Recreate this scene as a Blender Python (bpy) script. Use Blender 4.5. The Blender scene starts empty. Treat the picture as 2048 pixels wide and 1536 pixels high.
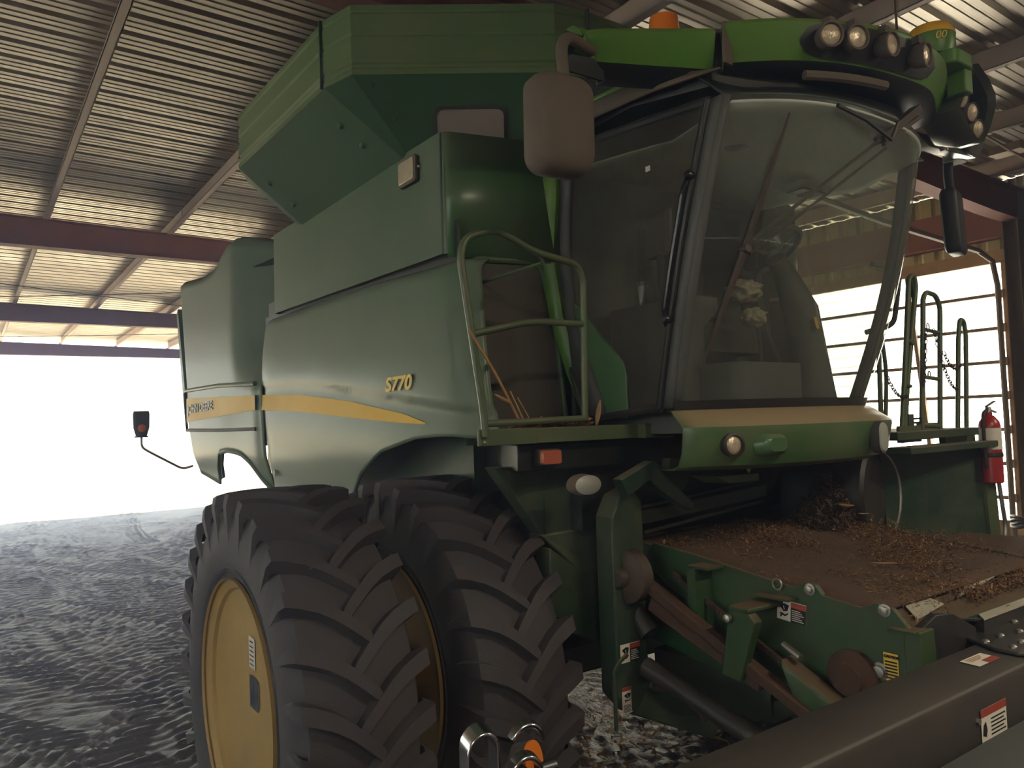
import bpy, bmesh, math, random
import numpy as np
from mathutils import Vector, Matrix, noise as mnoise
random.seed(7)
PI = math.pi
SC = bpy.context.scene
COL = SC.collection
V = Vector

# ---------------------------------------------------------------- materials
def new_mat(name):
    m = bpy.data.materials.new(name); m.use_nodes = True
    nt = m.node_tree; nt.nodes.clear()
    out = nt.nodes.new('ShaderNodeOutputMaterial')
    return m, nt, out

def mat(name, col, rough=.5, metal=0., spec=.5, dust=None, dust_amt=0., nscale=6., var=.15, bump=0., bscale=40., coat=0., up_dust=0.):
    """Procedural principled material: colour variation, optional dust patches, fine bump."""
    m, nt, out = new_mat(name)
    N, L = nt.nodes.new, nt.links.new
    b = N('ShaderNodeBsdfPrincipled'); L(b.outputs[0], out.inputs[0])
    b.inputs['Roughness'].default_value = rough
    b.inputs['Metallic'].default_value = metal
    b.inputs['Specular IOR Level'].default_value = spec
    b.inputs['Coat Weight'].default_value = coat
    b.inputs['Coat Roughness'].default_value = .22
    tc = N('ShaderNodeTexCoord')
    nz = N('ShaderNodeTexNoise'); nz.inputs['Scale'].default_value = nscale; nz.inputs['Detail'].default_value = 5
    L(tc.outputs['Object'], nz.inputs['Vector'])
    mx = N('ShaderNodeMix'); mx.data_type = 'RGBA'
    mx.inputs[6].default_value = tuple(c*(1-var) for c in col)+(1,)
    mx.inputs[7].default_value = tuple(min(1, c*(1+var)) for c in col)+(1,)
    L(nz.outputs['Fac'], mx.inputs[0])
    last = mx.outputs[2]
    if dust:
        n2 = N('ShaderNodeTexNoise'); n2.inputs['Scale'].default_value = nscale*.45; n2.inputs['Detail'].default_value = 8
        n2.inputs['Roughness'].default_value = .65
        L(tc.outputs['Object'], n2.inputs['Vector'])
        r = N('ShaderNodeMapRange'); r.inputs[1].default_value = .35; r.inputs[2].default_value = .75
        r.inputs[3].default_value = max(0, dust_amt-.25); r.inputs[4].default_value = min(1, dust_amt+.2)
        L(n2.outputs['Fac'], r.inputs[0])
        f = r.outputs[0]
        if up_dust:
            g = N('ShaderNodeNewGeometry'); sp = N('ShaderNodeSeparateXYZ'); L(g.outputs['Normal'], sp.inputs[0])
            r2 = N('ShaderNodeMapRange'); r2.inputs[1].default_value = .3; r2.inputs[2].default_value = .95
            r2.inputs[3].default_value = 0; r2.inputs[4].default_value = up_dust
            L(sp.outputs['Z'], r2.inputs[0])
            a = N('ShaderNodeMath'); a.operation = 'ADD'; a.use_clamp = True
            L(f, a.inputs[0]); L(r2.outputs[0], a.inputs[1]); f = a.outputs[0]
        m2 = N('ShaderNodeMix'); m2.data_type = 'RGBA'
        L(f, m2.inputs[0]); L(last, m2.inputs[6]); m2.inputs[7].default_value = tuple(dust)+(1,)
        last = m2.outputs[2]
        rr = N('ShaderNodeMapRange'); rr.inputs[3].default_value = rough; rr.inputs[4].default_value = min(1, rough+.35)
        L(f, rr.inputs[0]); L(rr.outputs[0], b.inputs['Roughness'])
    L(last, b.inputs['Base Color'])
    if bump:
        n3 = N('ShaderNodeTexNoise'); n3.inputs['Scale'].default_value = bscale; n3.inputs['Detail'].default_value = 6
        L(tc.outputs['Object'], n3.inputs['Vector'])
        bp = N('ShaderNodeBump'); bp.inputs['Strength'].default_value = bump; bp.inputs['Distance'].default_value = .02
        L(n3.outputs['Fac'], bp.inputs['Height']); L(bp.outputs[0], b.inputs['Normal'])
    return m

def glass_mat(name, tint, dust, refl=1.0, dustcol=(.35, .36, .33)):
    m, nt, out = new_mat(name)
    N, L = nt.nodes.new, nt.links.new
    tr = N('ShaderNodeBsdfTransparent'); tr.inputs[0].default_value = tuple(tint)+(1,)
    gl = N('ShaderNodeBsdfGlossy'); gl.inputs['Roughness'].default_value = .02
    lw = N('ShaderNodeLayerWeight'); lw.inputs[0].default_value = .5
    pw = N('ShaderNodeMath'); pw.operation = 'POWER'; pw.inputs[1].default_value = 5; L(lw.outputs['Facing'], pw.inputs[0])
    fm = N('ShaderNodeMath'); fm.operation = 'MULTIPLY_ADD'; fm.inputs[1].default_value = .94*refl; fm.inputs[2].default_value = .05*refl; fm.use_clamp = True
    L(pw.outputs[0], fm.inputs[0])
    mx = N('ShaderNodeMixShader'); L(fm.outputs[0], mx.inputs[0]); L(tr.outputs[0], mx.inputs[1]); L(gl.outputs[0], mx.inputs[2])
    df = N('ShaderNodeBsdfDiffuse'); df.inputs[0].default_value = tuple(dustcol)+(1,)
    tl = N('ShaderNodeBsdfTranslucent'); tl.inputs[0].default_value = tuple(dustcol)+(1,)
    md = N('ShaderNodeMixShader'); md.inputs[0].default_value = .5; L(df.outputs[0], md.inputs[1]); L(tl.outputs[0], md.inputs[2])
    tc = N('ShaderNodeTexCoord'); nz = N('ShaderNodeTexNoise'); nz.inputs['Scale'].default_value = 3.5; nz.inputs['Detail'].default_value = 9
    nz.inputs['Roughness'].default_value = .7
    L(tc.outputs['Object'], nz.inputs['Vector'])
    r = N('ShaderNodeMapRange'); r.inputs[1].default_value = .3; r.inputs[2].default_value = .75; r.inputs[3].default_value = dust*.5; r.inputs[4].default_value = dust*1.5
    L(nz.outputs['Fac'], r.inputs[0])
    m2 = N('ShaderNodeMixShader'); L(r.outputs[0], m2.inputs[0]); L(mx.outputs[0], m2.inputs[1]); L(md.outputs[0], m2.inputs[2])
    L(m2.outputs[0], out.inputs[0])
    return m

DUST = (.20, .16, .105)
M = {}
M['green'] = mat('green paint', (.032, .115, .036), .30, dust=(.17, .175, .11), dust_amt=.30, var=.1, coat=.25, up_dust=.45, nscale=3)
M['green_side'] = mat('green side paint', (.034, .105, .042), .45, spec=.35, dust=(.20, .20, .165), dust_amt=.50, var=.08, coat=.22, up_dust=.4, nscale=1.6)
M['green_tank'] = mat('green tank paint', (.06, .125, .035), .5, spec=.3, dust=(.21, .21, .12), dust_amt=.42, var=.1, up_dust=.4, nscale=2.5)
M['green_bright'] = mat('bright green paint', (.06, .19, .012), .35, dust=(.20, .2, .07), dust_amt=.25, var=.1, up_dust=.65, nscale=4)
M['green_dark'] = mat('dark green paint', (.011, .040, .022), .4, dust=DUST, dust_amt=.15, var=.15, up_dust=.6, nscale=5)
M['green_rail'] = mat('green rail paint', (.045, .105, .04), .3, dust=(.17, .12, .08), dust_amt=.4, var=.2, up_dust=.3, nscale=7)
M['feeder_green'] = mat('feeder house green', (.012, .066, .020), .4, dust=(.10, .065, .035), dust_amt=.25, var=.2, up_dust=.9, nscale=5, bump=.05)
M['chaffed'] = mat('chaff dusted steel', (.065, .040, .025), .85, dust=(.10, .055, .030), dust_amt=.6, var=.35, nscale=7, bump=.5, bscale=60)
M['yellow'] = mat('yellow paint', (.42, .27, .07), .45, dust=(.24, .17, .10), dust_amt=.35, var=.1, nscale=4)
M['stripe'] = mat('yellow stripe vinyl', (.82, .47, .02), .5, spec=.25, dust=(.5, .36, .12), dust_amt=.15, var=.05)
M['rubber'] = mat('tyre rubber', (.036, .036, .043), .6, dust=(.085, .064, .062), dust_amt=.45, var=.25, nscale=5, bump=.15, bscale=60)
M['black'] = mat('black plastic', (.012, .013, .014), .45, dust=(.07, .055, .04), dust_amt=.2, var=.2, up_dust=.3)
M['blackgloss'] = mat('black gloss plastic', (.012, .014, .015), .2, var=.2, spec=.6)
M['dusty_black'] = mat('dusty black plastic', (.05, .042, .036), .7, dust=(.20, .15, .105), dust_amt=.62, var=.2, nscale=3)
M['wing'] = mat('olive grey gloss plastic', (.075, .08, .055), .25, var=.1)
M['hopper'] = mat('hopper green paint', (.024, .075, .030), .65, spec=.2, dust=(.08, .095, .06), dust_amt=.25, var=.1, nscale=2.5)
M['nose'] = mat('dusty nose green', (.03, .11, .036), .3, dust=(.27, .20, .11), dust_amt=.22, up_dust=.95, coat=.3, nscale=4)
M['litsteel'] = mat('bright-lit sheet steel', (.62, .59, .50), .35, metal=.25, dust=(.25, .17, .10), dust_amt=.25, var=.15)  # sheet steel coloured pale to stand for the bright light it reflects
M['soffit'] = mat('black roof lining', (.008, .011, .010), .45, var=.1)
M['wiper'] = mat('dusty wiper steel', (.045, .030, .022), .6, dust=(.10, .065, .045), dust_amt=.3)
M['darkgrey'] = mat('dark grey plastic', (.05, .052, .05), .55, dust=(.12, .1, .08), dust_amt=.25)
M['screen'] = mat('brown grey mesh screen', (.075, .068, .055), .7, dust=(.13, .11, .085), dust_amt=.4, var=.1)
M['window_panel'] = mat('dusty tank window pane', (.21, .17, .15), .35, var=.06, dust=(.25, .2, .17), dust_amt=.5)
M['cabgrey'] = mat('cab trim grey', (.50, .53, .47), .7, var=.08)
M['cabdark'] = mat('cab dark plastic', (.085, .086, .078), .6, var=.15)
M['seat'] = mat('seat fabric', (.045, .043, .04), .9, var=.2, bump=.2, bscale=200)
M['steel'] = mat('worn bright steel', (.45, .44, .41), .35, metal=.9, dust=(.12, .085, .05), dust_amt=.2, var=.2)
M['chrome'] = mat('polished steel', (.5, .5, .52), .18, metal=1., var=.1)
M['rust'] = mat('rusty steel', (.055, .028, .018), .8, dust=(.10, .05, .028), dust_amt=.4, var=.35, bump=.3)
M['chainmat'] = mat('rusty chain', (.07, .04, .028), .7, metal=.4, var=.3)
M['header_grey'] = mat('dark grey header paint', (.030, .028, .027), .42, dust=(.075, .06, .045), dust_amt=.4, var=.15, up_dust=.15, nscale=4)
M['header_black'] = mat('black header steel', (.02, .02, .021), .4, dust=(.08, .06, .045), dust_amt=.2, var=.2)
M['redox'] = mat('red oxide steel', (.20, .055, .04), .65, dust=(.25, .16, .13), dust_amt=.35, var=.25, nscale=3, bump=.1)
M['purlin'] = mat('dusty ground-lit purlin steel', (.42, .29, .25), .55, dust=(.56, .47, .41), dust_amt=.7, var=.15, nscale=2, bump=.1)  # dusty red steel, colour paled to paint in light off the ground
M['deck'] = mat('galvanised roof sheet', (.46, .42, .36), .34, metal=.75, dust=(.20, .165, .12), dust_amt=.30, var=.2, nscale=1.3, bump=.06, bscale=25)
M['siding'] = mat('yellowed wall sheet', (.45, .38, .22), .5, var=.15)
M['wallsheet'] = mat('grey wall sheet', (.28, .27, .25), .5, metal=.3, var=.15)
M['wood'] = mat('sawn timber', (.36, .22, .12), .8, dust=(.45, .33, .21), dust_amt=.4, var=.25, nscale=9, bump=.3)
M['palewood'] = mat('pale timber', (.52, .42, .30), .8, var=.2, nscale=9, bump=.2)
M['girt'] = mat('wall girt steel', (.30, .20, .13), .6, var=.2)
M['column'] = mat('column steel', (.16, .12, .085), .6, var=.2, bump=.1)
M['amber'] = mat('amber lens', (.75, .19, .02), .25, var=.15)
M['redlens'] = mat('red orange lens', (.42, .085, .04), .25, var=.1, dust=(.3, .15, .1), dust_amt=.2)
M['lens'] = mat('lamp lens', (.60, .50, .36), .12, metal=.35, var=.25, nscale=30, bump=.25, bscale=60)
M['greylens'] = mat('dusty oval lens', (.36, .37, .34), .3, var=.1, dust=(.3, .28, .24), dust_amt=.3)
M['redext'] = mat('extinguisher red', (.35, .025, .025), .3, var=.1)
M['white'] = mat('white label', (.70, .66, .60), .5, var=.06)
M['whitesteel'] = mat('white sheet', (.75, .75, .74), .5, var=.05)
M['blue'] = mat('blue sticker', (.05, .06, .10), .5, var=.3, nscale=30)
M['ink'] = mat('black ink', (.012, .012, .012), .5, var=.05)
M['redink'] = mat('red ink', (.33, .05, .03), .5, var=.1)
M['yellowink'] = mat('yellow ink', (.75, .50, .05), .5, var=.05)
M['globe'] = mat('yellow dome plastic', (.80, .42, .02), .4, var=.08, dust=(.5, .3, .08), dust_amt=.2)
M['mirror'] = mat('mirror glass', (.03, .03, .033), .08, var=.05, spec=.6)
M['straw'] = mat('dry straw', (.36, .19, .075), .8, var=.4, nscale=20)
M['chaff'] = mat('brown chaff', (.15, .075, .034), .85, var=.45, nscale=25)
M['husk'] = mat('dry husk', (.42, .25, .11), .75, var=.3, nscale=20)
M['bag'] = mat('plastic bag', (.32, .27, .20), .18, var=.3, spec=.8, bump=.6, bscale=18)
M['cable'] = mat('black cable', (.02, .02, .02), .45, var=.1)
M['tag'] = mat('yellow tag', (.65, .35, .03), .5, var=.1)
M['glass'] = glass_mat('windscreen glass', (.90, .95, .86), .24, refl=.8)
M['doorglass'] = glass_mat('door glass', (.62, .64, .58), .30, refl=.85, dustcol=(.30, .28, .235))

def dirt_mat():
    m, nt, out = new_mat('packed dirt')
    N, L = nt.nodes.new, nt.links.new
    b = N('ShaderNodeBsdfPrincipled'); L(b.outputs[0], out.inputs[0])
    tc = N('ShaderNodeTexCoord')
    n = N('ShaderNodeTexNoise'); n.inputs['Scale'].default_value = 1.1; n.inputs['Detail'].default_value = 10; n.inputs['Roughness'].default_value = .65
    L(tc.outputs['Object'], n.inputs['Vector'])
    cr = N('ShaderNodeValToRGB')
    e = cr.color_ramp.elements
    e[0].position = .32; e[0].color = (.076, .065, .065, 1)
    e[1].position = .72; e[1].color = (.17, .14, .128, 1)
    L(n.outputs['Fac'], cr.inputs[0]); L(cr.outputs[0], b.inputs['Base Color'])
    n2 = N('ShaderNodeTexNoise'); n2.inputs['Scale'].default_value = 30; n2.inputs['Detail'].default_value = 8
    L(tc.outputs['Object'], n2.inputs['Vector'])
    bp = N('ShaderNodeBump'); bp.inputs['Strength'].default_value = .55; bp.inputs['Distance'].default_value = .02
    L(n2.outputs['Fac'], bp.inputs['Height']); L(bp.outputs[0], b.inputs['Normal'])
    r = N('ShaderNodeMapRange'); r.inputs[3].default_value = .42; r.inputs[4].default_value = .65
    L(n.outputs['Fac'], r.inputs[0]); L(r.outputs[0], b.inputs['Roughness'])
    b.inputs['Specular IOR Level'].default_value = .28
    return m
M['dirt'] = dirt_mat()
M['yard'] = mat('pale gravel yard', (.72, .64, .53), .9, var=.12, nscale=.6)

def translucent_mat():
    m, nt, out = new_mat('translucent wall sheet')
    N, L = nt.nodes.new, nt.links.new
    t = N('ShaderNodeBsdfTranslucent'); t.inputs[0].default_value = (.74, .75, .75, 1)
    d = N('ShaderNodeBsdfDiffuse'); d.inputs[0].default_value = (.85, .85, .82, 1)
    x = N('ShaderNodeMixShader'); x.inputs[0].default_value = .12
    L(t.outputs[0], x.inputs[1]); L(d.outputs[0], x.inputs[2]); L(x.outputs[0], out.inputs[0])
    return m
M['translucent'] = translucent_mat()

# ---------------------------------------------------------------- mesh helpers
WL = {}          # world location of every object we make
class MB:
    def __init__(s): s.v = []; s.f = []; s.mi = []; s.m = 0
    def add(s, vs, fs):
        o = len(s.v); s.v += [tuple(p) for p in vs]
        for f in fs: s.f.append(tuple(i+o for i in f)); s.mi.append(s.m)
        return s
    def box(s, x0, x1, y0, y1, z0, z1):
        return s.add([(x, y, z) for z in (z0, z1) for y in (y0, y1) for x in (x0, x1)],
                     [(0, 2, 3, 1), (4, 5, 7, 6), (0, 1, 5, 4), (2, 6, 7, 3), (0, 4, 6, 2), (1, 3, 7, 5)])
    def hexa(s, lo, hi):
        """prism between two rings of equal count"""
        n = len(lo)
        return s.add(list(lo)+list(hi), [tuple(range(n))[::-1], tuple(range(n, 2*n))]+[(i, (i+1) % n, n+(i+1) % n, n+i) for i in range(n)])
    def prism(s, poly, d):
        """3-D polygon extruded by vector d"""
        d = V(d); return s.hexa([V(p) for p in poly], [V(p)+d for p in poly])
    def bar(s, a, b, w, h, up=(0, 0, 1)):
        a, b = V(a), V(b); t = (b-a).normalized(); u = V(up)
        x = t.cross(u)
        if x.length < 1e-4: x = t.cross(V((1, 0, 0)))
        x.normalize(); u = x.cross(t).normalized()
        r = [x*w/2+u*h/2, -x*w/2+u*h/2, -x*w/2-u*h/2, x*w/2-u*h/2]
        return s.hexa([a+q for q in r], [b+q for q in r])
    def tube(s, pts, r, seg=10, closed=False, caps=True):
        pts = [V(p) for p in pts]; n = len(pts)
        rs = r if isinstance(r, (list, tuple)) else [r]*n
        T = []
        for i in range(n):
            if closed: t = pts[(i+1) % n]-pts[i-1]
            else: t = pts[min(i+1, n-1)]-pts[max(i-1, 0)]
            T.append(t.normalized())
        u = T[0].orthogonal().normalized(); vs = []
        for i in range(n):
            u = (u-T[i]*u.dot(T[i]))
            if u.length < 1e-6: u = T[i].orthogonal()
            u.normalize(); w = T[i].cross(u)
            for k in range(seg):
                a = 2*PI*k/seg; vs.append(pts[i]+(u*math.cos(a)+w*math.sin(a))*rs[i])
        fs = []
        for i in range(n if closed else n-1):
            j = (i+1) % n
            for k in range(seg):
                l = (k+1) % seg; fs.append((i*seg+k, i*seg+l, j*seg+l, j*seg+k))
        if caps and not closed:
            fs.append(tuple(range(seg))[::-1]); fs.append(tuple((n-1)*seg+k for k in range(seg)))
        return s.add(vs, fs)
    def lathe(s, prof, c, ax, seg=24, caps=True):
        """prof: (radius, height) along axis ax from centre c"""
        ax = V(ax).normalized(); u = ax.orthogonal().normalized(); w = ax.cross(u); c = V(c)
        vs = []; fs = []
        for r, h in prof:
            for k in range(seg):
                a = 2*PI*k/seg; vs.append(c+ax*h+(u*math.cos(a)+w*math.sin(a))*r)
        for i in range(len(prof)-1):
            for k in range(seg):
                l = (k+1) % seg; fs.append((i*seg+k, i*seg+l, (i+1)*seg+l, (i+1)*seg+k))
        if caps:
            fs.append(tuple(range(seg))[::-1]); fs.append(tuple((len(prof)-1)*seg+k for k in range(seg)))
        return s.add(vs, fs)
    def grid(s, rows):
        n, m = len(rows), len(rows[0])
        return s.add([p for r in rows for p in r],
                     [(i*m+j, i*m+j+1, (i+1)*m+j+1, (i+1)*m+j) for i in range(n-1) for j in range(m-1)])
    def loft(s, rings, cap=True):
        n = len(rings[0]); vs = [p for r in rings for p in r]; fs = []
        for i in range(len(rings)-1):
            for k in range(n):
                l = (k+1) % n; fs.append((i*n+k, i*n+l, (i+1)*n+l, (i+1)*n+k))
        if cap:
            fs.append(tuple(range(n))[::-1]); fs.append(tuple((len(rings)-1)*n+k for k in range(n)))
        return s.add(vs, fs)
    def quadsheet(s, o, r, u, x0, y0, x1, y1, lift=0.):
        o, r, u = V(o), V(r).normalized(), V(u).normalized(); n = r.cross(u)
        return s.add([o+r*x+u*y+n*lift for x, y in ((x0, y0), (x1, y0), (x1, y1), (x0, y1))], [(0, 1, 2, 3)])
    def polysheet(s, o, r, u, pts, lift=0.):
        o, r, u = V(o), V(r).normalized(), V(u).normalized(); n = r.cross(u)
        return s.add([o+r*x+u*y+n*lift for x, y in pts], [tuple(range(len(pts)))])
    def build(s, name, mats, parent=None, smooth=True, bevel=0., seg=2, solid=0., sub=0, angle=38, normals=True, off=0.):
        if not isinstance(mats, (list, tuple)): mats = [mats]
        base = WL[parent.name] if parent else V((0, 0, 0))
        if parent is None:
            xs = [p[0] for p in s.v]; ys = [p[1] for p in s.v]; zs = [p[2] for p in s.v]
            base = V(((min(xs)+max(xs))/2, (min(ys)+max(ys))/2, min(zs)))
        me = bpy.data.meshes.new(name)
        me.from_pydata([(p[0]-base.x, p[1]-base.y, p[2]-base.z) for p in s.v], [], s.f)
        for m in mats: me.materials.append(m)
        for p, i in zip(me.polygons, s.mi): p.material_index = i
        if normals:
            bm = bmesh.new(); bm.from_mesh(me); bmesh.ops.recalc_face_normals(bm, faces=bm.faces); bm.to_mesh(me); bm.free()
        if smooth:
            me.polygons.foreach_set('use_smooth', [True]*len(me.polygons))
            me.set_sharp_from_angle(angle=math.radians(angle))
        o = bpy.data.objects.new(name, me); COL.objects.link(o)
        if parent: o.parent = parent
        else: o.location = base
        WL[o.name] = base
        if solid:
            md = o.modifiers.new('solid', 'SOLIDIFY'); md.thickness = solid; md.offset = off
        if bevel:
            md = o.modifiers.new('bevel', 'BEVEL'); md.width = bevel; md.segments = seg; md.limit_method = 'ANGLE'; md.angle_limit = math.radians(35)
        if sub:
            md = o.modifiers.new('sub', 'SUBSURF'); md.levels = sub; md.render_levels = sub
        return o

def fillet(pts, r, n=5):
    pts = [V(p) for p in pts]; out = [pts[0]]
    for i in range(1, len(pts)-1):
        a, b, c = pts[i-1], pts[i], pts[i+1]
        d1 = (a-b); d2 = (c-b); k = min(r, d1.length*.48, d2.length*.48)
        p0 = b+d1.normalized()*k; p1 = b+d2.normalized()*k
        for j in range(n+1):
            t = j/n; out.append(p0*(1-t)**2+b*2*t*(1-t)+p1*t*t)
    out.append(pts[-1]); return out

def empty(name, loc):
    o = bpy.data.objects.new(name, None); COL.objects.link(o); o.location = loc; o.empty_display_size = .2
    WL[o.name] = V(loc); return o
def tag(o, label, cat, group=None, kind=None):
    o['label'] = label; o['category'] = cat
    if group: o['group'] = group
    if kind: o['kind'] = kind
    return o
def struct(o): o['kind'] = 'structure'; return o

def text_mesh(body, size, loc, right, up, m, parent, name, depth=.002, shear=0., bold=0., xs=1.):
    cu = bpy.data.curves.new(name, 'FONT'); cu.body = body; cu.size = size; cu.extrude = depth; cu.shear = shear; cu.offset = bold
    cu.align_x = 'LEFT'
    t = bpy.data.objects.new('text_tmp', cu); COL.objects.link(t)
    dg = bpy.context.evaluated_depsgraph_get()
    me = bpy.data.meshes.new_from_object(t.evaluated_get(dg)); me.name = name
    bpy.data.objects.remove(t)
    r = V(right).normalized(); u = V(up).normalized(); n = r.cross(u); base = WL[parent.name]
    for vv in me.vertices:
        c = vv.co; p = V(loc)+r*c.x*xs+u*c.y+n*c.z; vv.co = p-base
    me.materials.clear(); me.materials.append(m)
    o = bpy.data.objects.new(name, me); COL.objects.link(o); o.parent = parent; WL[o.name] = base
    return o

def rrect(w, h, r, n=5):
    """rounded rectangle outline centred at 0"""
    out = []
    for cx, cy, a0 in ((w/2-r, h/2-r, 0), (-w/2+r, h/2-r, PI/2), (-w/2+r, -h/2+r, PI), (w/2-r, -h/2+r, 1.5*PI)):
        for i in range(n+1):
            a = a0+PI/2*i/n; out.append((cx+r*math.cos(a), cy+r*math.sin(a)))
    return out
def place2(pts, o, r, u):
    o, r, u = V(o), V(r).normalized(), V(u).normalized(); return [o+r*x+u*y for x, y in pts]
def ss(a, b, x):
    t = max(0., min(1., (x-a)/(b-a))); return t*t*(3-2*t)
def lerp_pts(tab, x):
    if x <= tab[0][0]: return tab[0][1]
    for (x0, y0), (x1, y1) in zip(tab, tab[1:]):
        if x <= x1: return y0+(y1-y0)*(x-x0)/(x1-x0)
    return tab[-1][1]

LAMP_W = 60
# ---------------------------------------------------------------- camera, world, sun
def setup_camera():
    f = 1550.
    dY = V((-1099, 117, f)).normalized(); dX = V((2187, 7, f)); dX = (dX-dY*dX.dot(dY)).normalized(); dZ = dX.cross(dY)
    right = V((dX[0], dY[0], dZ[0])); down = V((dX[1], dY[1], dZ[1])); fwd = V((dX[2], dY[2], dZ[2]))
    R = Matrix((right, -down, -fwd)).transposed().to_4x4()
    cam = bpy.data.cameras.new('camera'); cam.sensor_width = 36; cam.lens = f/2048*36; cam.clip_start = .05; cam.clip_end = 500
    o = bpy.data.objects.new('camera', cam); COL.objects.link(o)
    o.matrix_world = Matrix.Translation((0, 0, 2.15)) @ R
    SC.camera = o
setup_camera()
w = bpy.data.worlds.new('world'); SC.world = w; w.use_nodes = True
nt = w.node_tree; nt.nodes.clear()
wo = nt.nodes.new('ShaderNodeOutputWorld'); bg = nt.nodes.new('ShaderNodeBackground')
sky = nt.nodes.new('ShaderNodeTexSky'); sky.sky_type = 'HOSEK_WILKIE'; sky.turbidity = 5; sky.ground_albedo = .5
SUN_DIR = V((.62, .42, .62)).normalized()      # towards the sun
sky.sun_direction = SUN_DIR
mixn = nt.nodes.new('ShaderNodeMix'); mixn.data_type = 'RGBA'; mixn.inputs[0].default_value = .75
mixn.inputs[7].default_value = (.80, .89, 1.0, 1)
nt.links.new(sky.outputs[0], mixn.inputs[6]); nt.links.new(mixn.outputs[2], bg.inputs[0])
nt.links.new(bg.outputs[0], wo.inputs[0]); bg.inputs[1].default_value = 4.5
sl = bpy.data.lights.new('sun', 'SUN'); sl.energy = 20; sl.angle = math.radians(.6); sl.color = (1, .93, .80)
so = bpy.data.objects.new('sun', sl); COL.objects.link(so)
so.rotation_euler = SUN_DIR.to_track_quat('Z', 'Y').to_euler(); so.location = (0, 40, 40)
vs_ = SC.view_settings; vs_.view_transform = 'Standard'; vs_.look = 'None'; vs_.exposure = 0.9; vs_.gamma = 1; vs_.use_curve_mapping = False
SC.cycles.use_denoising = True
SC.cycles.max_bounces = 10; SC.cycles.diffuse_bounces = 5; SC.cycles.glossy_bounces = 4; SC.cycles.transparent_max_bounces = 12
SC.cycles.sample_clamp_indirect = 8; SC.cycles.caustics_reflective = False; SC.cycles.caustics_refractive = False

# ---------------------------------------------------------------- the shed
XL, XR, YF, YB = -7.0, 11.0, -11.2, 27.3
RAFT = [-11.2, -3.5, 4.2, 11.9, 19.6, 27.3]
zdeck = lambda x: 5.28-.017*(x-.93)
# floor: packed dirt with tyre tracks, displaced
def floor_height(X, Y):
    H = np.zeros_like(X)
    rs = np.random.RandomState(3)
    lanes = []
    for k in range(64):
        x0 = rs.uniform(-5, 6); ang = rs.normal(0, .35); wd = rs.uniform(.40, .66); pit = rs.uniform(.13, .21)
        y0 = rs.uniform(2, 22); cur = rs.normal(0, .012); ln = rs.uniform(5, 14); amp = rs.uniform(.016, .030)
        lanes.append((x0, y0, ang, wd, pit, cur, ln, amp, rs.choice([-1, 1])))
    for x0, y0, ang, wd, pit, cur, ln, amp, sg in lanes:
        dx, dy = X-x0, Y-y0
        l = dx*math.sin(ang)+dy*math.cos(ang); t = dx*math.cos(ang)-dy*math.sin(ang)-cur*l*l
        ins = np.clip((wd/2-np.abs(t))/.05, 0, 1)*np.clip((ln-np.abs(l))/1.0, 0, 1)
        ph = (l+sg*np.abs(t)*.75)/pit+np.where(t > 0, .5, 0)
        fr = ph-np.floor(ph)
        sh = np.clip(fr/.55, 0, 1)*np.clip((1-fr)/.18, 0, 1)
        H = H*(1-.8*ins)+ins*(sh*amp*1.5-.016)
    return H
def fbm(X, Y, sc, seed, octv=4):
    rs = np.random.RandomState(seed); out = np.zeros_like(X); a = 1.; tot = 0
    for o in range(octv):
        n = 256; g = rs.rand(n, n)
        x = X*sc*2**o; y = Y*sc*2**o
        xi = np.floor(x).astype(int); yi = np.floor(y).astype(int); fx = x-xi; fy = y-yi
        fx = fx*fx*(3-2*fx); fy = fy*fy*(3-2*fy)
        a00 = g[xi % n, yi % n]; a10 = g[(xi+1) % n, yi % n]; a01 = g[xi % n, (yi+1) % n]; a11 = g[(xi+1) % n, (yi+1) % n]
        out += a*((a00*(1-fx)+a10*fx)*(1-fy)+(a01*(1-fx)+a11*fx)*fy); tot += a; a *= .5
    return out/tot-.5
def make_floor():
    xs = np.concatenate([np.arange(-7, -1.0, .12), np.arange(-1.0, 4.6, .035), np.arange(4.6, 11.01, .2)])
    ys = np.concatenate([np.arange(-11.2, .5, .6), np.arange(.5, 9, .032), np.arange(9, 18, .045), np.arange(18, 27.31, .07)])
    X, Y = np.meshgrid(xs, ys)
    Z = floor_height(X, Y)*.7+fbm(X, Y, .7, 1, 3)*.03+.5*fbm(X*.8, Y*2.0, 7, 2, 4)*.032
    wv = fbm(X, Y, .55, 5, 3); ph = (Y+1.3*wv+.12*np.sin(X*1.7)+.25*fbm(X, Y, 2.2, 6, 2)+.22*X)/.165
    fr = ph-np.floor(ph); msk = np.clip(fbm(X, Y, 1.3, 9, 3)*5+.75, .15, 1)
    Z = Z+np.clip(fr/.6, 0, 1)*np.clip((1-fr)/.2, 0, 1)*.020*msk*(.5+1.2*np.abs(fbm(X, Y, 4.5, 11, 2)))
    fade = np.clip((27.3-Y)/.6, 0, 1); Z = Z*fade-.012
    n, m = X.shape
    vs = np.stack([X, Y, Z], -1).reshape(-1, 3)
    idx = np.arange(n*m).reshape(n, m)
    F = np.stack([idx[:-1, :-1], idx[:-1, 1:], idx[1:, 1:], idx[1:, :-1]], -1).reshape(-1, 4)
    me = bpy.data.meshes.new('floor'); me.vertices.add(len(vs)); me.vertices.foreach_set('co', vs.ravel())
    me.loops.add(F.size); me.loops.foreach_set('vertex_index', F.ravel()); me.polygons.add(len(F))
    me.polygons.foreach_set('loop_start', np.arange(0, F.size, 4)); me.update(); me.validate()
    me.polygons.foreach_set('use_smooth', [True]*len(me.polygons)); me.materials.append(M['dirt'])
    o = bpy.data.objects.new('floor', me); COL.objects.link(o); WL['floor'] = V((0, 0, 0)); struct(o)
make_floor()
b = MB()
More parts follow.
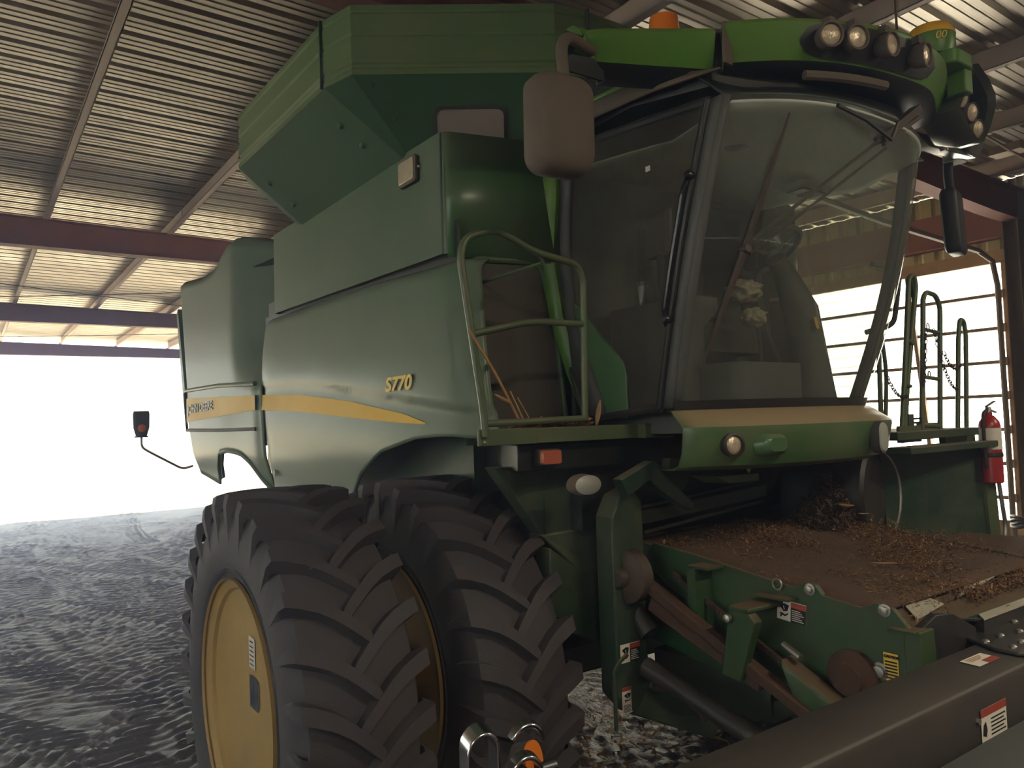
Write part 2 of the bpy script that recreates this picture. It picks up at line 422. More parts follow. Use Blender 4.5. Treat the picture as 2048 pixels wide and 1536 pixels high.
b.add([(-120, -120, -.12), (120, -120, -.12), (120, 160, -.12), (-120, 160, -.12)], [(0, 1, 2, 3)])
struct(b.build('ground_outside', M['yard'], smooth=False))

# roof deck: ribbed sheet, ribs across the purlins
def make_deck():
    prof = []; p = .305
    y = YF-.4
    while y < YB+.4:
        for d, h in ((0, 0), (.020, .040), (.066, .040), (.086, 0), (.135, 0), (.142, .007), (.160, .007), (.167, 0), (.218, 0), (.225, .007), (.243, .007), (.250, 0)):
            prof.append((y+d, h))
        y += p
    xs = [XL-.3, XR+.3]
    rows = [[(x, yy, zdeck(x)+h) for yy, h in prof] for x in xs]
    b = MB(); b.grid(rows)
    struct(b.build('ceiling', M['deck'], smooth=False, normals=False, solid=.004, off=1))
make_deck()
for k in range(-5, 7):
    x = .93+1.53*k; z = zdeck(x)
    if x > XR-.1 or x < XL: continue
    b = MB(); h = .2; fl = .068
    b.box(x-.004, x+.004, YF, YB, z-h, z)                       # web
    b.box(x-.004, x+fl, YF, YB, z-.006, z); b.box(x-fl, x+.004, YF, YB, z-h, z-h+.006)
    b.box(x-fl, x-fl+.006, YF, YB, z-h, z-h+.022)
    for yy in RAFT[1:-1]:                                       # lapped sheets over each rafter
        b.box(x-.010, x+.010, yy-.75, yy+.75, z-h-.004, z-.01); b.box(x-fl-.004, x, yy-.75, yy+.75, z-h-.008, z-h-.001)
    struct(b.build('roof_purlin', M['purlin'], smooth=False))
for i, y in enumerate(RAFT):
    b = MB(); n = 20
    for j in range(n):
        xa = XL+(XR-XL)*j/n; xb = XL+(XR-XL)*(j+1)/n
        bot = lambda x: 4.70-.20*ss(6, 11, x)
        top = lambda x: zdeck(x)-.2
        ring = lambda x, y0, y1, za, zb: [(x, y0, za), (x, y1, za), (x, y1, zb), (x, y0, zb)]
        b.hexa(ring(xa, y-.005, y+.005, bot(xa), top(xa)), ring(xb, y-.005, y+.005, bot(xb), top(xb)))
        b.hexa(ring(xa, y-.10, y+.10, bot(xa), bot(xa)+.012), ring(xb, y-.10, y+.10, bot(xb), bot(xb)+.012))
        b.hexa(ring(xa, y-.10, y+.10, top(xa)-.012, top(xa)), ring(xb, y-.10, y+.10, top(xb)-.012, top(xb)))
    struct(b.build('roof_rafter', M['redox'], smooth=False))
    for side, x in (('r', XR-.16), ('l', XL+.16)):
        if side == 'l' and 0 < i < 5 and y < 5: pass
        b = MB(); b.box(x-.10, x+.10, y-.09, y-.08, 0, 4.55); b.box(x-.10, x+.10, y+.08, y+.09, 0, 4.55); b.box(x-.004, x+.004, y-.08, y+.08, 0, 4.55)
        b.box(x-.14, x+.14, y-.13, y+.13, 0, .02)
        struct(b.build('wall_column', M['column'], smooth=False))

# right wall: solid sheets before and after, translucent bay between
def ribbed_wall(name, x, y0, y1, z0, z1, m, pitch=.2, d=.03, sgn=1):
    prof = []; y = y0
    while y < y1:
        for dy, h in ((0, 0), (.03, d), (.07, d), (.10, 0)): prof.append((min(y+dy*pitch/.2, y1), h*sgn))
        y += pitch
    prof.append((y1, 0))
    b = MB(); b.grid([[(x+h, yy, z) for yy, h in prof] for z in (z0, z1)])
    return struct(b.build(name, m, smooth=False, normals=False, solid=.003))
ribbed_wall('wall_right', XR+.02, YF, 4.30, 0, 5.1, M['wallsheet'])
ribbed_wall('wall_right_far', XR+.02, 11.9, YB, 0, 5.1, M['wallsheet'])
ribbed_wall('wall_right_upper', XR+.02, 4.30, 11.9, 4.14, 5.1, M['siding'], pitch=.28)
b = MB(); zz = .66; rows = []
while zz < 4.16:
    rows.append([(XR+.045, y, zz) for y in (4.3, 11.9)]); rows.append([(XR+.03, y, zz+.140) for y in (4.3, 11.9)]); zz += .146
b.grid(rows)
struct(b.build('window_1', M['translucent'], smooth=False, normals=False))
b = MB(); b.box(XR-.05, XR+.02, 4.3, 11.9, 4.03, 4.20)
struct(b.build('trim_1', M['wood'], smooth=False))
b = MB(); b.box(XR-.05, XR+.02, 4.30, 4.42, .5, 4.05)
struct(b.build('trim_2', M['wood'], smooth=False))
for k in range(7):
    z = 3.62-.4375*k; b = MB(); b.box(XR-.05, XR+.015, 4.42, 11.9, z-.022, z+.022); b.box(XR-.06, XR-.05, 4.42, 11.9, z-.022, z-.012)
    for yy in (4.45,): b.box(XR-.075, XR-.05, yy-.05, yy+.05, z-.055, z+.055)
    struct(b.build('wall_girt', M['girt'], smooth=False))
for y0, y1 in ((5.62, 5.36),):
    b = MB(); b.bar((XR-.08, y0, 4.05), (XR-.08, y1, .6), .05, .05); struct(b.build('wall_stud', M['girt'], smooth=False))
b = MB()
for z in (.0, .24, .48):
    b.box(XR-.06, XR+.0, 4.3, 11.9, z, z+.225)
struct(b.build('wall_right_lower', M['wood'], smooth=False))
b = MB(); b.box(XR-.14, XR-.0, 4.2, YB, 4.34, 4.80); b.box(XR-.20, XR-.14, 4.2, YB, 4.34, 4.36)
struct(b.build('eave_beam', M['redox'], smooth=False))
# pipes, brackets and cables under the roof
b = MB(); b.tube([(5.2, 4.62, 4.55), (8.6, 4.62, 4.30), (10.55, 4.50, 4.15), (10.72, 4.42, 4.02), (10.78, 4.40, 3.7), (10.78, 4.40, .1)], .035, 8)
struct(b.build('trim_3', M['column']))
b = MB(); b.tube([(6.0, 3.2, 4.86), (11, 3.4, 4.6)], .018, 6); struct(b.build('trim_4', M['girt']))
b = MB(); b.box(8.55, 8.75, 3.2, 3.5, 4.72, 4.80); b.tube(fillet([(8.7, 3.35, 4.75), (8.95, 3.3, 4.72), (8.85, 3.3, 4.42)], .08), .016, 6)
struct(b.build('trim_5', M['girt'], smooth=False))
for a, c in (((-7, 20.5, 4.75), (9, 12.2, 4.95)), ((-7, 12.5, 4.95), (9, 19.2, 4.9)), ((-7, 26.5, 4.85), (9, 20.2, 4.95))):
    pts = [V(a).lerp(V(c), t/12)-V((0, 0, .10*math.sin(PI*t/12))) for t in range(13)]
    b = MB(); b.tube(pts, .008, 6); struct(b.build('brace_cable', M['cable']))
# unseen left wall of the shed, with translucent bays
ribbed_wall('wall_left', XL-.02, YF, -3.0, 0, 5.4, M['wallsheet'], pitch=.3)
ribbed_wall('wall_left_lower', XL-.02, -3.0, 9.0, 0, .9, M['wallsheet'], pitch=.3)
ribbed_wall('side_fill_window', XL-.02, -3.0, 9.0, .9, 5.4, M['translucent'], pitch=.22)  # unseen translucent bay, added to light the combine's side panels
ribbed_wall('wall_left_middle', XL-.02, 9.0, 11.9, 0, 5.4, M['wallsheet'], pitch=.3)
ribbed_wall('wall_left_far', XL-.02, 13.6, 20.5, 0, 5.4, M['wallsheet'], pitch=.3)
ribbed_wall('window_2', XL-.02, 11.9, 13.6, 0, 5.4, M['translucent'], pitch=.22)
ribbed_wall('wall_left_header', XL-.02, 20.5, YB, 4.5, 5.4, M['wallsheet'], pitch=.3)
def ribbed_wall_x(name, y, x0, x1, z0, z1, m):
    b = MB(); x = x0; prof = []
    while x < x1: prof += [(x, 0), (x+.04, .03), (x+.1, .03), (x+.14, 0)]; x += .3
    b.grid([[(xx_, y-h, z) for xx_, h in prof] for z in (z0, z1)]); return struct(b.build(name, m, smooth=False, normals=False, solid=.003))
ribbed_wall_x('wall_front', YF-.1, XL, XR, 0, 5.5, M['wallsheet'])
# overhead shed lamp, unseen, and two more added to fill the front
for lx, ly, lab in ((3.0, -1.6, 'white batten lamp under the roof in front of the combine cab'), (-1.2, -2.6, 'added white fill lamp under the roof nearer the left wall'), (7.2, -1.0, 'added white fill lamp under the roof nearer the right wall')):
    b = MB(); b.box(lx-.65, lx+.65, ly-.07, ly+.07, 4.66, 4.70); lf = b.build('ceiling_fill_lamp', M['whitesteel'], smooth=False)
    tag(lf, lab, 'lamp')
    ld = bpy.data.lights.new('lamp_fill_light', 'AREA'); ld.shape = 'RECTANGLE'; ld.size = 1.2; ld.size_y = .12; ld.energy = LAMP_W; ld.color = (1, .88, .68)
    lo = bpy.data.objects.new('lamp_fill_light', ld); COL.objects.link(lo); lo.location = (lx, ly, 4.64)

# ================================================================ combine harvester
CX, AY, AZ = 3.5, 3.69, .92
CH = empty('combine_harvester', (CX, AY, 0))
tag(CH, 'large green combine harvester with yellow stripe, glass cab and dual front wheels', 'combine harvester')

# ---- wheels
def tyre_mesh():
    b = MB()
    half = [(.53, .19), (.545, .225), (.60, .243), (.68, .262), (.77, .264), (.84, .252), (.885, .225), (.905, .17), (.913, .08)]
    prof = [(r, -h) for r, h in half]+[(.915, 0)]+[(r, h) for r, h in half[::-1]]
    b.lathe(prof, (0, 0, 0), (1, 0, 0), 64, caps=False)
    n = 28
    for s in (-1, 1):
        for k in range(n):
            t0 = 2*PI*(k+(.5 if s > 0 else 0))/n
            smp = [(.262, .70, .703, -.020, .040, .012), (.270, .80, .815, -.016, .038, .024), (.278, .855, .900, -.008, .040, .030), (.268, .885, .952, .0, .044, .034), (.22, .89, .962, .018, .046, .035),
                   (.15, .90, .966, .052, .045, .034), (.09, .90, .967, .095, .043, .033), (.03, .90, .967, .150, .042, .031), (-.035, .90, .966, .215, .040, .029), (-.055, .90, .955, .235, .032, .018)]
            rings = []
            for x, rb, rt, dt, wb, wt in smp:
                ring = []
                for r, th, xx in ((rb, t0+dt-wb, x*.93), (rt, t0+dt-wt, x), (rt, t0+dt+wt, x), (rb, t0+dt+wb, x*.93)):
                    ring.append((s*xx, -r*math.sin(th), r*math.cos(th)))
                rings.append(ring)
            b.loft(rings)
    # thin raised sidewall rings
    for s in (-1, 1):
        b.lathe([(.585, s*.2395), (.595, s*.249), (.61, s*.2545), (.615, s*.2475)], (0, 0, 0), (1, 0, 0), 64, caps=False)
    return b
def rim_mesh():
    b = MB()
    pr = [(.555, -.245), (.562, -.255), (.562, -.238), (.535, -.222), (.515, -.215), (.505, -.198), (.47, -.190), (.30, -.180), (0, -.176)]
    b.lathe(pr, (0, 0, 0), (1, 0, 0), 64, caps=False)
    b.lathe([(.562, .238), (.562, .255), (.50, .2), (.49, -.09)], (0, 0, 0), (1, 0, 0), 64, caps=False)
    pts = []      # scalloped clamp ring deeper inside the rim
    for k in range(96):
        a = 2*PI*k/96; r = .40+.055*math.copysign(abs(math.cos(4*a))**.6, math.cos(4*a)); pts.append((a, r))
    b.loft([[(x, r_*math.cos(a), r_*math.sin(a)) for (a, r), r_ in zip(pts, [q[1] if inn else .53 for q in pts])] for x, inn in ((.14, 0), (.14, 1), (.17, 1), (.17, 0))], cap=False)
    return b
def wheel(name, x, y, z, scale=1., src=None):
    if src is None:
        wl = empty(name, (x-CX, y-AY, z)); wl.parent = CH; WL[wl.name] = V((0, 0, 0))
        ty = tyre_mesh().build('tire', M['rubber'], wl, angle=30)
        rm = rim_mesh().build('rim', M['yellow'], wl, angle=30)
        return wl
    wl = src.copy(); COL.objects.link(wl); wl.name = name; wl.location = (x-CX, y-AY, z); wl.scale = (scale,)*3
    for c in src.children:
        d = c.copy(); COL.objects.link(d); d.parent = wl
    return wl
W0 = wheel('front_wheel', 1.26, AY, AZ)
W0['label'] = 'outer right front wheel with yellow rim and chevron tyre'
wheel('front_wheel', 2.02, AY, AZ, 1, W0)['label'] = 'inner right front wheel behind the outer dual'
for x in (4.98, 5.74):
    w_ = wheel('front_wheel', x, AY, AZ, 1, W0); w_['label'] = 'left front wheel on the far side'; w_.scale = (-1, 1, 1)
for x, sx in ((2.28, 1), (4.72, -1)):
    w_ = wheel('rear_wheel', x, 7.15, .70, .76, W0); w_.scale = (.72*sx, .76, .76); w_['label'] = 'rear steering wheel under the tail'
# stickers on the outer rim
o_ = V((-.187, 0, 0))
bs = MB()
r_, u_ = (0, -1, 0), (0, 0, 1)
def rim_sticker(name, y, z, w_, h, mats, fill):
    b = MB(); b.m = 0; o0 = (-.108, -y, z)
    b.quadsheet(o0, r_, u_, 0, 0, w_, h, .003); fill(b, o0, w_, h)
    return b
b = MB(); o0 = (-.098, .36, .02)
def sticker_on_disc(b, y0, z0, y1, z1, lift, n=6):
    """small sheet hugging the rim dish (radius -> depth)"""
    tab = [(0, -.176), (.30, -.180), (.47, -.190), (.505, -.198)]
    rows = []
    for i in range(n+1):
        row = []
        for j in range(n+1):
            y = y0+(y1-y0)*i/n; z = z0+(z1-z0)*j/n; r = math.hypot(y, z)
            row.append((lerp_pts(tab, r)-lift, y, z))
        rows.append(row)
    b.grid(rows)
b = MB(); sticker_on_disc(b, -.015, .16, -.105, .30, .004)
b.m = 1
for k in range(5): sticker_on_disc(b, -.03, .175+.02*k, -.09, .181+.02*k, .006, 2)
for sg in (1, -1):
    sticker_on_disc(b, -.035, .277, -.085, .283, .0065, 2)
b.build('instruction_sticker', [M['white'], M['ink']], W0, smooth=False, normals=False)
b = MB(); sticker_on_disc(b, -.01, -.02, -.13, .125, .004); b.m = 1; sticker_on_disc(b, -.03, -.005, -.05, .06, .006, 2); sticker_on_disc(b, -.07, -.005, -.085, .10, .006, 2)
b.m = 2; sticker_on_disc(b, -.14, 0, -.155, .12, .005)
b.build('warning_sticker', [M['blue'], M['ink'], M['darkgrey']], W0, smooth=False, normals=False)

# ---- axle, chassis core
b = MB(); b.box(2.3, 4.7, 3.45, 3.95, .72, 1.15); b.lathe([(.16, -2.2), (.16, 2.2)], (CX, AY, AZ), (1, 0, 0), 20)
b.build('front_axle', M['green_dark'], CH, bevel=.02)
b = MB(); b.box(2.35, 4.65, 6.95, 7.30, .62, .85)
b.build('rear_axle', M['green_dark'], CH, bevel=.02)
b = MB(); b.box(2.22, 4.78, 3.50, 5.9, 1.35, 3.55); b.box(2.35, 4.65, 5.9, 8.4, 2.15, 3.45); b.box(2.55, 4.45, 5.0, 6.2, .95, 1.4)
b.build('threshing_body', M['green_dark'], CH, smooth=False)

# ---- grain tank with extension
ring = lambda z, pts: [(x, y, z) for x, y in pts]
half = [(1.60, 5.52), (1.62, 3.97), (1.68, 3.74), (2.60, 3.15), (2.78, 3.12)]
full = half+[(2*CX-x, y) for x, y in half[::-1]]+[(2*CX-1.75, 5.80), (1.75, 5.80)]
halfb = [(2.02, 5.36), (2.03, 3.78), (2.04, 3.75), (2.66, 3.34), (2.80, 3.32)]
fullb = halfb+[(2*CX-x, y) for x, y in halfb[::-1]]+[(2*CX-2.05, 5.45), (2.05, 5.45)]
mid = ring(4.03, full); top = ring(4.41, full); bot = ring(3.62, fullb)
b = MB(); n = len(full)
# walls with pressed grooves
zs = [(4.03, 0), (4.06, 0), (4.07, -.010), (4.085, .0), (4.10, -.010), (4.115, 0), (4.235, 0), (4.245, -.008), (4.262, 0), (4.36, 0), (4.37, -.008), (4.382, 0), (4.395, 0), (4.41, 0)]
cxm, cym = CX, 4.5
def off_ring(z, d):
    out = []
    for x, y in full:
        v = V((x-cxm, y-cym)); l = v.length; v = v*(1+d/l) if l else v
        out.append((cxm+v.x, cym+v.y, z))
    return out
b.loft([off_ring(z, d) for z, d in zs]+[off_ring(4.41, -.03), off_ring(4.03, -.035)], cap=False)
for i in (1, 4):
    x, y = full[i]
b.build('grain_tank_extension', M['green_tank'], CH, smooth=False)
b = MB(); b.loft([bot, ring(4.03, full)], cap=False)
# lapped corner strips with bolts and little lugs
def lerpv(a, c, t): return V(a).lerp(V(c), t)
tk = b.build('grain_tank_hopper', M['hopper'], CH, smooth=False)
b = MB()
for i in (2,):
    p, q = V(mid[i]), V(bot[i]); p2, q2 = V(mid[3]), V(bot[3])
    d = (p2-p).normalized()
    a0, a1 = p+d*.02, q+d*.01
    nrm = (p2-p).cross(q-p).normalized()
    if nrm.y > 0: nrm = -nrm
    b.add([a0+nrm*.006, a0+d*.10+nrm*.006, a1+d*.07+nrm*.006, a1+nrm*.006], [(0, 1, 2, 3)])
    for t in (.12, .5, .88):
        c = a0.lerp(a1, t)+d*.05+nrm*.006; b.lathe([(.013, 0), (.012, .006), (.005, .01)], c, nrm, 8)
b.build('corner_strip', M['hopper'], CH, smooth=False)
b = MB(); n1 = (V(mid[0])-V(mid[1])).cross(V(bot[1])-V(mid[1])).normalized()
if n1.x > 0: n1 = -n1
for t, s_ in ((.12, .35), (.12, .62), (.9, .35), (.9, .7)):
    c = lerpv(lerpv(mid[1], mid[0], t), lerpv(bot[1], bot[0], t), s_)
    b = MB(); b.lathe([(.022, 0), (.012, .012), (.006, .018)], c, n1, 8); b.bar(c, c+V((0, .05, .05)), .006, .01); b.build('bolt', M['green'], tk, smooth=False)
b = MB()
for z in (4.10, 4.2, 4.32): 
    for i in (1,):
        x, y = full[i]; b = MB(); b.lathe([(.010, 0), (.006, .008)], (x-.001, y+.02, z), (-1, 0, 0), 8); b.build('bolt', M['green_tank'], tk)
    b = MB(); b.lathe([(.010, 0), (.006, .008)], (full[0][0]-.001, full[0][1]-.02, z), (-1, 0, 0), 8); b.build('bolt', M['green_tank'], tk)
b = MB(); b.bar((1.613, 3.99, 4.03), (1.613, 3.99, 4.415), .012, .02); b.build('extension_seam', M['green_dark'], CH, smooth=False)
b = MB(); b.bar((2.80, 3.11, 4.03), (2.80, 3.11, 4.415), .02, .012); b.build('extension_seam', M['green_dark'], CH, smooth=False)
# tank window on the front-right face
p, q, p2, q2 = V(mid[2]), V(bot[2]), V(mid[3]), V(bot[3])
def face(s_, t): return p.lerp(p2, s_).lerp(q.lerp(q2, s_), t)
fr = (face(1, .5)-face(0, .5)).normalized(); fu = (face(.5, 0)-face(.5, 1)); fu = (fu-fr*fu.dot(fr)).normalized(); fn = fr.cross(fu)
c = face(.50, .62)+fn*.004
b = MB(); out = place2(rrect(.40, .24, .05), c, fr, fu); inn = place2(rrect(.365, .205, .04), c, fr, fu)
m_ = len(out); b.add([V(a)+fn*.010 for a in out]+[V(a)+fn*.012 for a in inn]+list(out), [(i, (i+1) % m_, m_+(i+1) % m_, m_+i) for i in range(m_)]+[(i, 2*m_+i, 2*m_+(i+1) % m_, (i+1) % m_) for i in range(m_)])
tw = b.build('tank_window_frame', M['black'], CH)
b = MB(); b.add([V(a)+fn*.006 for a in inn], [tuple(range(m_))]); b.build('tank_window_pane', M['window_panel'], tw, smooth=False)

# ---- upper side panels (flat) on both flanks
for side in (1, -1):
    X_ = lambda x: CX-side*(CX-x)
    b = MB()
    path = [(2.06, 6.04), (2.0, 6.0), (2.0, 3.41), (2.012, 3.375), (2.045, 3.355), (2.10, 3.34), (2.64, 3.21)]
    zt = [3.69, 3.70, 3.665, 3.665, 3.665, 3.665, 3.66]; zb = [3.08, 3.08, 3.03, 3.03, 3.03, 3.02, 3.0]
    b.grid([[(X_(x), y, zb[i]+(zt[i]-zb[i])*t) for i, (x, y) in enumerate(path)] for t in (0, .06, .94, 1)])
    b.add([(X_(2.0), 6.0, 3.70), (X_(2.0), 3.41, 3.665), (X_(2.64), 3.21, 3.66), (X_(2.64), 6.0, 3.70)], [(0, 1, 2, 3)])
    up = b.build('upper_side_panel', M['green_side'], CH, angle=25)
    b = MB(); b.grid([[(X_(x), y, z) for x, y, z in ((2.016, 3.366, zz_), (2.04, 3.348, zz_), (2.10, 3.333, zz_), (2.645, 3.203, zz_))] for zz_ in (3.01, 3.66)]); b.build('front_return_panel', M['green'], up, normals=False, solid=.004)
    b = MB(); b.tube([(X_(2.006), 3.39, 3.66), (X_(2.006), 3.395, 3.03)], .007, 6); b.build('panel_seam', M['green_dark'], up)
    b = MB()
    for y in (5.3, 4.75, 4.2): b = MB(); b.box(min(X_(2.01), X_(2.03)), max(X_(2.01), X_(2.03)), y-.03, y+.03, 3.66, 3.735); b.build('hinge_tab', M['green_side'], up, smooth=False)
    if side == 1:
        b = MB(); out = place2(rrect(.20, .15, .02), (1.99, 3.705, 3.545), (0, -1, 0), (0, 0, 1)); b.prism(out, (-.02, 0, 0)); sl_ = b.build('work_light', M['dusty_black'], CH, bevel=.004)
        b = MB(); out = place2(rrect(.17, .12, .015), (1.97, 3.705, 3.545), (0, -1, 0), (0, 0, 1)); b.prism(out, (-.006, 0, 0)); b.build('lamp_lens', M['lens'], sl_, bevel=.003)
        b = MB()
        for y in (3.595, 3.815): b = MB(); b.lathe([(.008, 0), (.008, .012), (.003, .016)], (1.995, y, 3.545), (-1, 0, 0), 8); b.build('lamp_screw', M['steel'], sl_)

# ---- lower side panel, curved with arch, and the tail panel
def side_x(Y, Z):
    zc = lerp_pts([(3.1, 2.215), (4.5, 2.40), (5.4, 2.49), (6.3, 2.53)], Y)      # crease height
    up_ = 2.015-.055*ss(3.05, zc, Z) if Z >= zc else None
    if Z >= zc+.02: return 2.02-.055*math.sin(max(0, min(1, (3.08-Z)/(3.08-zc)))*PI*.5)
    if Z >= zc-.03: return 1.965+.022*(1-(Z-(zc-.03))/.05)*1.0
    return 1.987-.012*math.sin(max(0, min(1, (zc-Z)/.5))*PI)+.03*ss(2.0, 1.7, Z)
edge_y = lambda z: 6.30-.12*(max(0, 3.07-z)/1.38)**2
arch = [(3.07, 2.07), (3.30, 2.095), (3.47, 2.10), (3.74, 2.085), (4.11, 2.01), (4.44, 1.87), (4.64, 1.70), (6.3, 1.69)]
toplow = [(3.2, 2.985), (3.6, 3.0), (4.3, 3.035), (5.2, 3.06), (6.4, 3.07)]
def low_panel(side):
    X_ = lambda x: CX-side*(CX-x)
    Ys = [6.30, 6.27, 6.2, 6.0, 5.6, 5.2, 4.9, 4.72, 4.66, 4.62, 4.56, 4.50, 4.44, 4.34, 4.22, 4.11, 3.98, 3.85, 3.74, 3.6, 3.5, 3.4, 3.32, 3.25, 3.20, 3.165, 3.15]
    rows = []
    nt_ = 44
    for j in range(nt_+1):
        t = j/nt_; row = []
        for Y0 in Ys:
            zb_ = lerp_pts(arch, Y0); zt_ = lerp_pts(toplow, Y0); z = zb_+(zt_-zb_)*t
            fs = max(0, min(1, (4.2-Y0)/1.05)); y = Y0+(.17*((z-2.07)/.93)-.10)*fs
            if Y0 == 6.30: y = edge_y(z)
            if Y0 == 6.27: y = edge_y(z)-.03
            if Y0 == 6.2: y = edge_y(z)-.10
            x = side_x(Y0, z)
            d = Y0-3.15; x += .11*max(0, 1-d/.13)**2 if d < .13 else 0
            dr = 6.30-Y0; x += .03*max(0, 1-dr/.05)
            dt_ = zt_-z; x += .05*max(0, 1-dt_/.06)**2
            row.append((X_(x), y, z))
        rows.append(row)
    b = MB(); b.grid(rows); return b.build('lower_side_panel', M['green_side'], CH, solid=.015, off=0, angle=50)
lp = low_panel(1); low_panel(-1)
def strip_on(yz_top, yz_bot, xf, lift, n=40):
    rows = []
    y0 = yz_top[0][0]; y1 = yz_top[-1][0]
    for i in range(n+1):
        y = y0+(y1-y0)*i/n; zt_ = lerp_pts(sorted(yz_top), y); zb_ = lerp_pts(sorted(yz_bot), y)
        rows.append([(xf(y, zb_+(zt_-zb_)*k/4)-lift, y, zb_+(zt_-zb_)*k/4) for k in range(5)])
    b = MB(); b.grid(rows); return b
st_top = [(6.26, 2.452), (5.4, 2.41), (4.52, 2.325), (3.80, 2.225), (3.56, 2.172)]; st_bot = [(6.26, 2.33), (5.4, 2.29), (4.53, 2.225), (3.80, 2.175), (3.56, 2.165)]
strip_on(st_top, st_bot, lambda y, z: side_x(y, z)-.0095, .003).build('yellow_stripe', M['stripe'], lp, smooth=True, normals=False)
text_mesh('S770', .106, (side_x(3.85, 2.40)-.0155, 3.99, 2.358), (0, -1, 0), (0, .0, 1), M['yellowink'], lp, 'model_number', depth=.0008, shear=.22, bold=.004, xs=1.5)
b = MB(); b.lathe([(.028, 0), (.028, .006), (.012, .007)], (1.985, 6.02, 1.83), (-1, 0, 0), 14); b.build('latch_hole', M['ink'], lp)
# black sheets behind the panel gaps stand in for the shade there
b = MB(); b.grid([[(2.05, 6.3, 3.04), (2.05, 3.3, 2.9)], [(2.05, 6.3, 3.2), (2.05, 3.3, 3.2)]]); b.grid([[(2.06, 6.05, 1.72), (2.06, 6.05, 3.1)], [(2.06, 6.42, 1.86), (2.06, 6.42, 3.1)]])
b.build('panel_gap_shade', M['soffit'], CH, smooth=False)

# tail panel
tail_top = [(5.9, 3.63), (6.35, 3.75), (6.65, 3.83), (6.85, 3.875), (7.0, 3.885), (7.12, 3.875), (7.28, 3.83), (7.45, 3.765), (7.65, 3.735), (8.1, 3.735), (9.11, 3.84)]
tail_bot = [(6.16, 1.70), (6.22, 1.71), (6.38, 1.80), (6.54, 1.90), (6.75, 1.965), (6.97, 1.985), (7.2, 1.995), (7.46, 1.97), (7.55, 1.85), (7.65, 1.67), (8.3, 1.75), (8.48, 1.78)]
def tail_x(y, z):
    groove = .26*ss(7.05, 6.30, y)*ss(2.50, 3.0, z)
    low = .02*ss(2.55, 2.45, z)
    return 1.95+groove+low*0+.05*ss(2.0, 1.7, z)
def tail_edge(t):   # rear edge y as a function of height fraction z
    return lerp_pts([(1.6, 8.35), (1.78, 8.48), (2.26, 8.79), (2.63, 8.82), (3.84, 9.11)], t)
TAILROW = []
def tail(side):
    X_ = lambda x: CX-side*(CX-x); rows = []; nz, ny = 40, 64
    for j in range(nz+1):
        t = j/nz; row = []
        for i in range(ny+1):
            s_ = i/ny
            y2 = 6.28+s_*2.83
            for _ in range(6):
                zb_ = lerp_pts(tail_bot, min(y2, 8.48)); zt_ = lerp_pts(tail_top, y2)
                z = zb_+(zt_-zb_)*t
                ye = tail_edge(z); yf = edge_y(z)-.025; y2 = yf+(ye-yf)*s_
            x = tail_x(y2, z)+.022*ss(.08, 0, s_); e = 1-s_
            if e < .06: x += .10*(1-e/.06)**2
            dt_ = zt_-z; x += .05*max(0, 1-dt_/.05)**2
            row.append((X_(x), y2, z))
        rows.append(row)
    b = MB(); b.grid(rows); TAILROW.append(rows[0]); return b.build('tail_panel', M['green_side'], CH, solid=.015, off=0, angle=50)
tp = tail(1); tail(-1)
strip_on([(8.70, 2.535), (6.34, 2.455)], [(8.70, 2.285), (6.34, 2.335)], tail_x, .0135).build('yellow_stripe', M['stripe'], tp, normals=False)
text_mesh('JOHN DEERE', .12, (1.930, 8.62, 2.375), (0, -1, .012), (0, 0, 1), M['green_dark'], tp, 'lettering', shear=0, bold=.003, xs=1.45)
b = MB()   # shadow groove and lip around the stripe door of the tail
b.tube([(1.945, 8.72, 2.20), (1.948, 7.6, 2.185), (1.95, 6.36, 2.18)], .018, 8); b.tube([(1.945, 8.72, 2.20), (1.945, 8.76, 2.35), (1.945, 8.80, 2.60)], .014, 8)
b.build('door_groove', M['black'], tp)
b = MB(); b.tube([(1.94, 8.75, 2.62), (1.94, 7.5, 2.60), (1.945, 6.36, 2.55)], .02, 8); b.build('door_lip', M['green_side'], tp)
# tail arch trim
b = MB(); pts = [V(p)+V((-.004, 0, 0)) for p in TAILROW[0] if p[1] < 7.62]; b.tube(pts, .020, 8); b.grid([pts, [V(p)+V((.045, 0, .012)) for p in pts]]); b.build('arch_trim', M['green_side'], tp)
b = MB()   # rear face and inner tail walls
b.add([(2.05, 8.75, 2.0), (4.95, 8.75, 2.0), (4.95, 9.12, 3.75), (2.05, 9.12, 3.75)], [(0, 1, 2, 3)])
b.add([(2.05, 6.0, 3.55), (4.95, 6.0, 3.55), (4.95, 9.1, 3.70), (2.05, 9.1, 3.70)], [(0, 1, 2, 3)])
b.add([(2.32, 6.05, 2.2), (2.32, 6.05, 3.62), (2.32, 7.2, 3.7), (2.32, 7.2, 2.2)], [(0, 1, 2, 3)])
b.build('rear_hood', M['green_side'], CH, smooth=False)
b = MB(); b.prism([(1.95, 8.83, 2.3), (1.95, 8.90, 2.5), (1.95, 9.18, 3.5), (1.95, 9.12, 3.55), (1.95, 8.8, 2.55)], (.5, 0, 0)); b.build('rear_side_flap', M['green_side'], CH, smooth=False)
# rear red fittings seen through the tail arch
b = MB(); b.lathe([(.13, -.1), (.15, 0), (.13, .1)], (2.5, 6.55, 1.80), (1, 0, 0), 18); b.build('rear_hub', M['rust'], CH); b = MB(); b.tube(fillet([(2.4, 7.35, 1.95), (2.4, 7.1, 1.95), (2.4, 7.0, 1.80), (2.4, 7.25, 1.76)], .05), .012, 6)
b.build('rear_hook', M['rust'], CH)
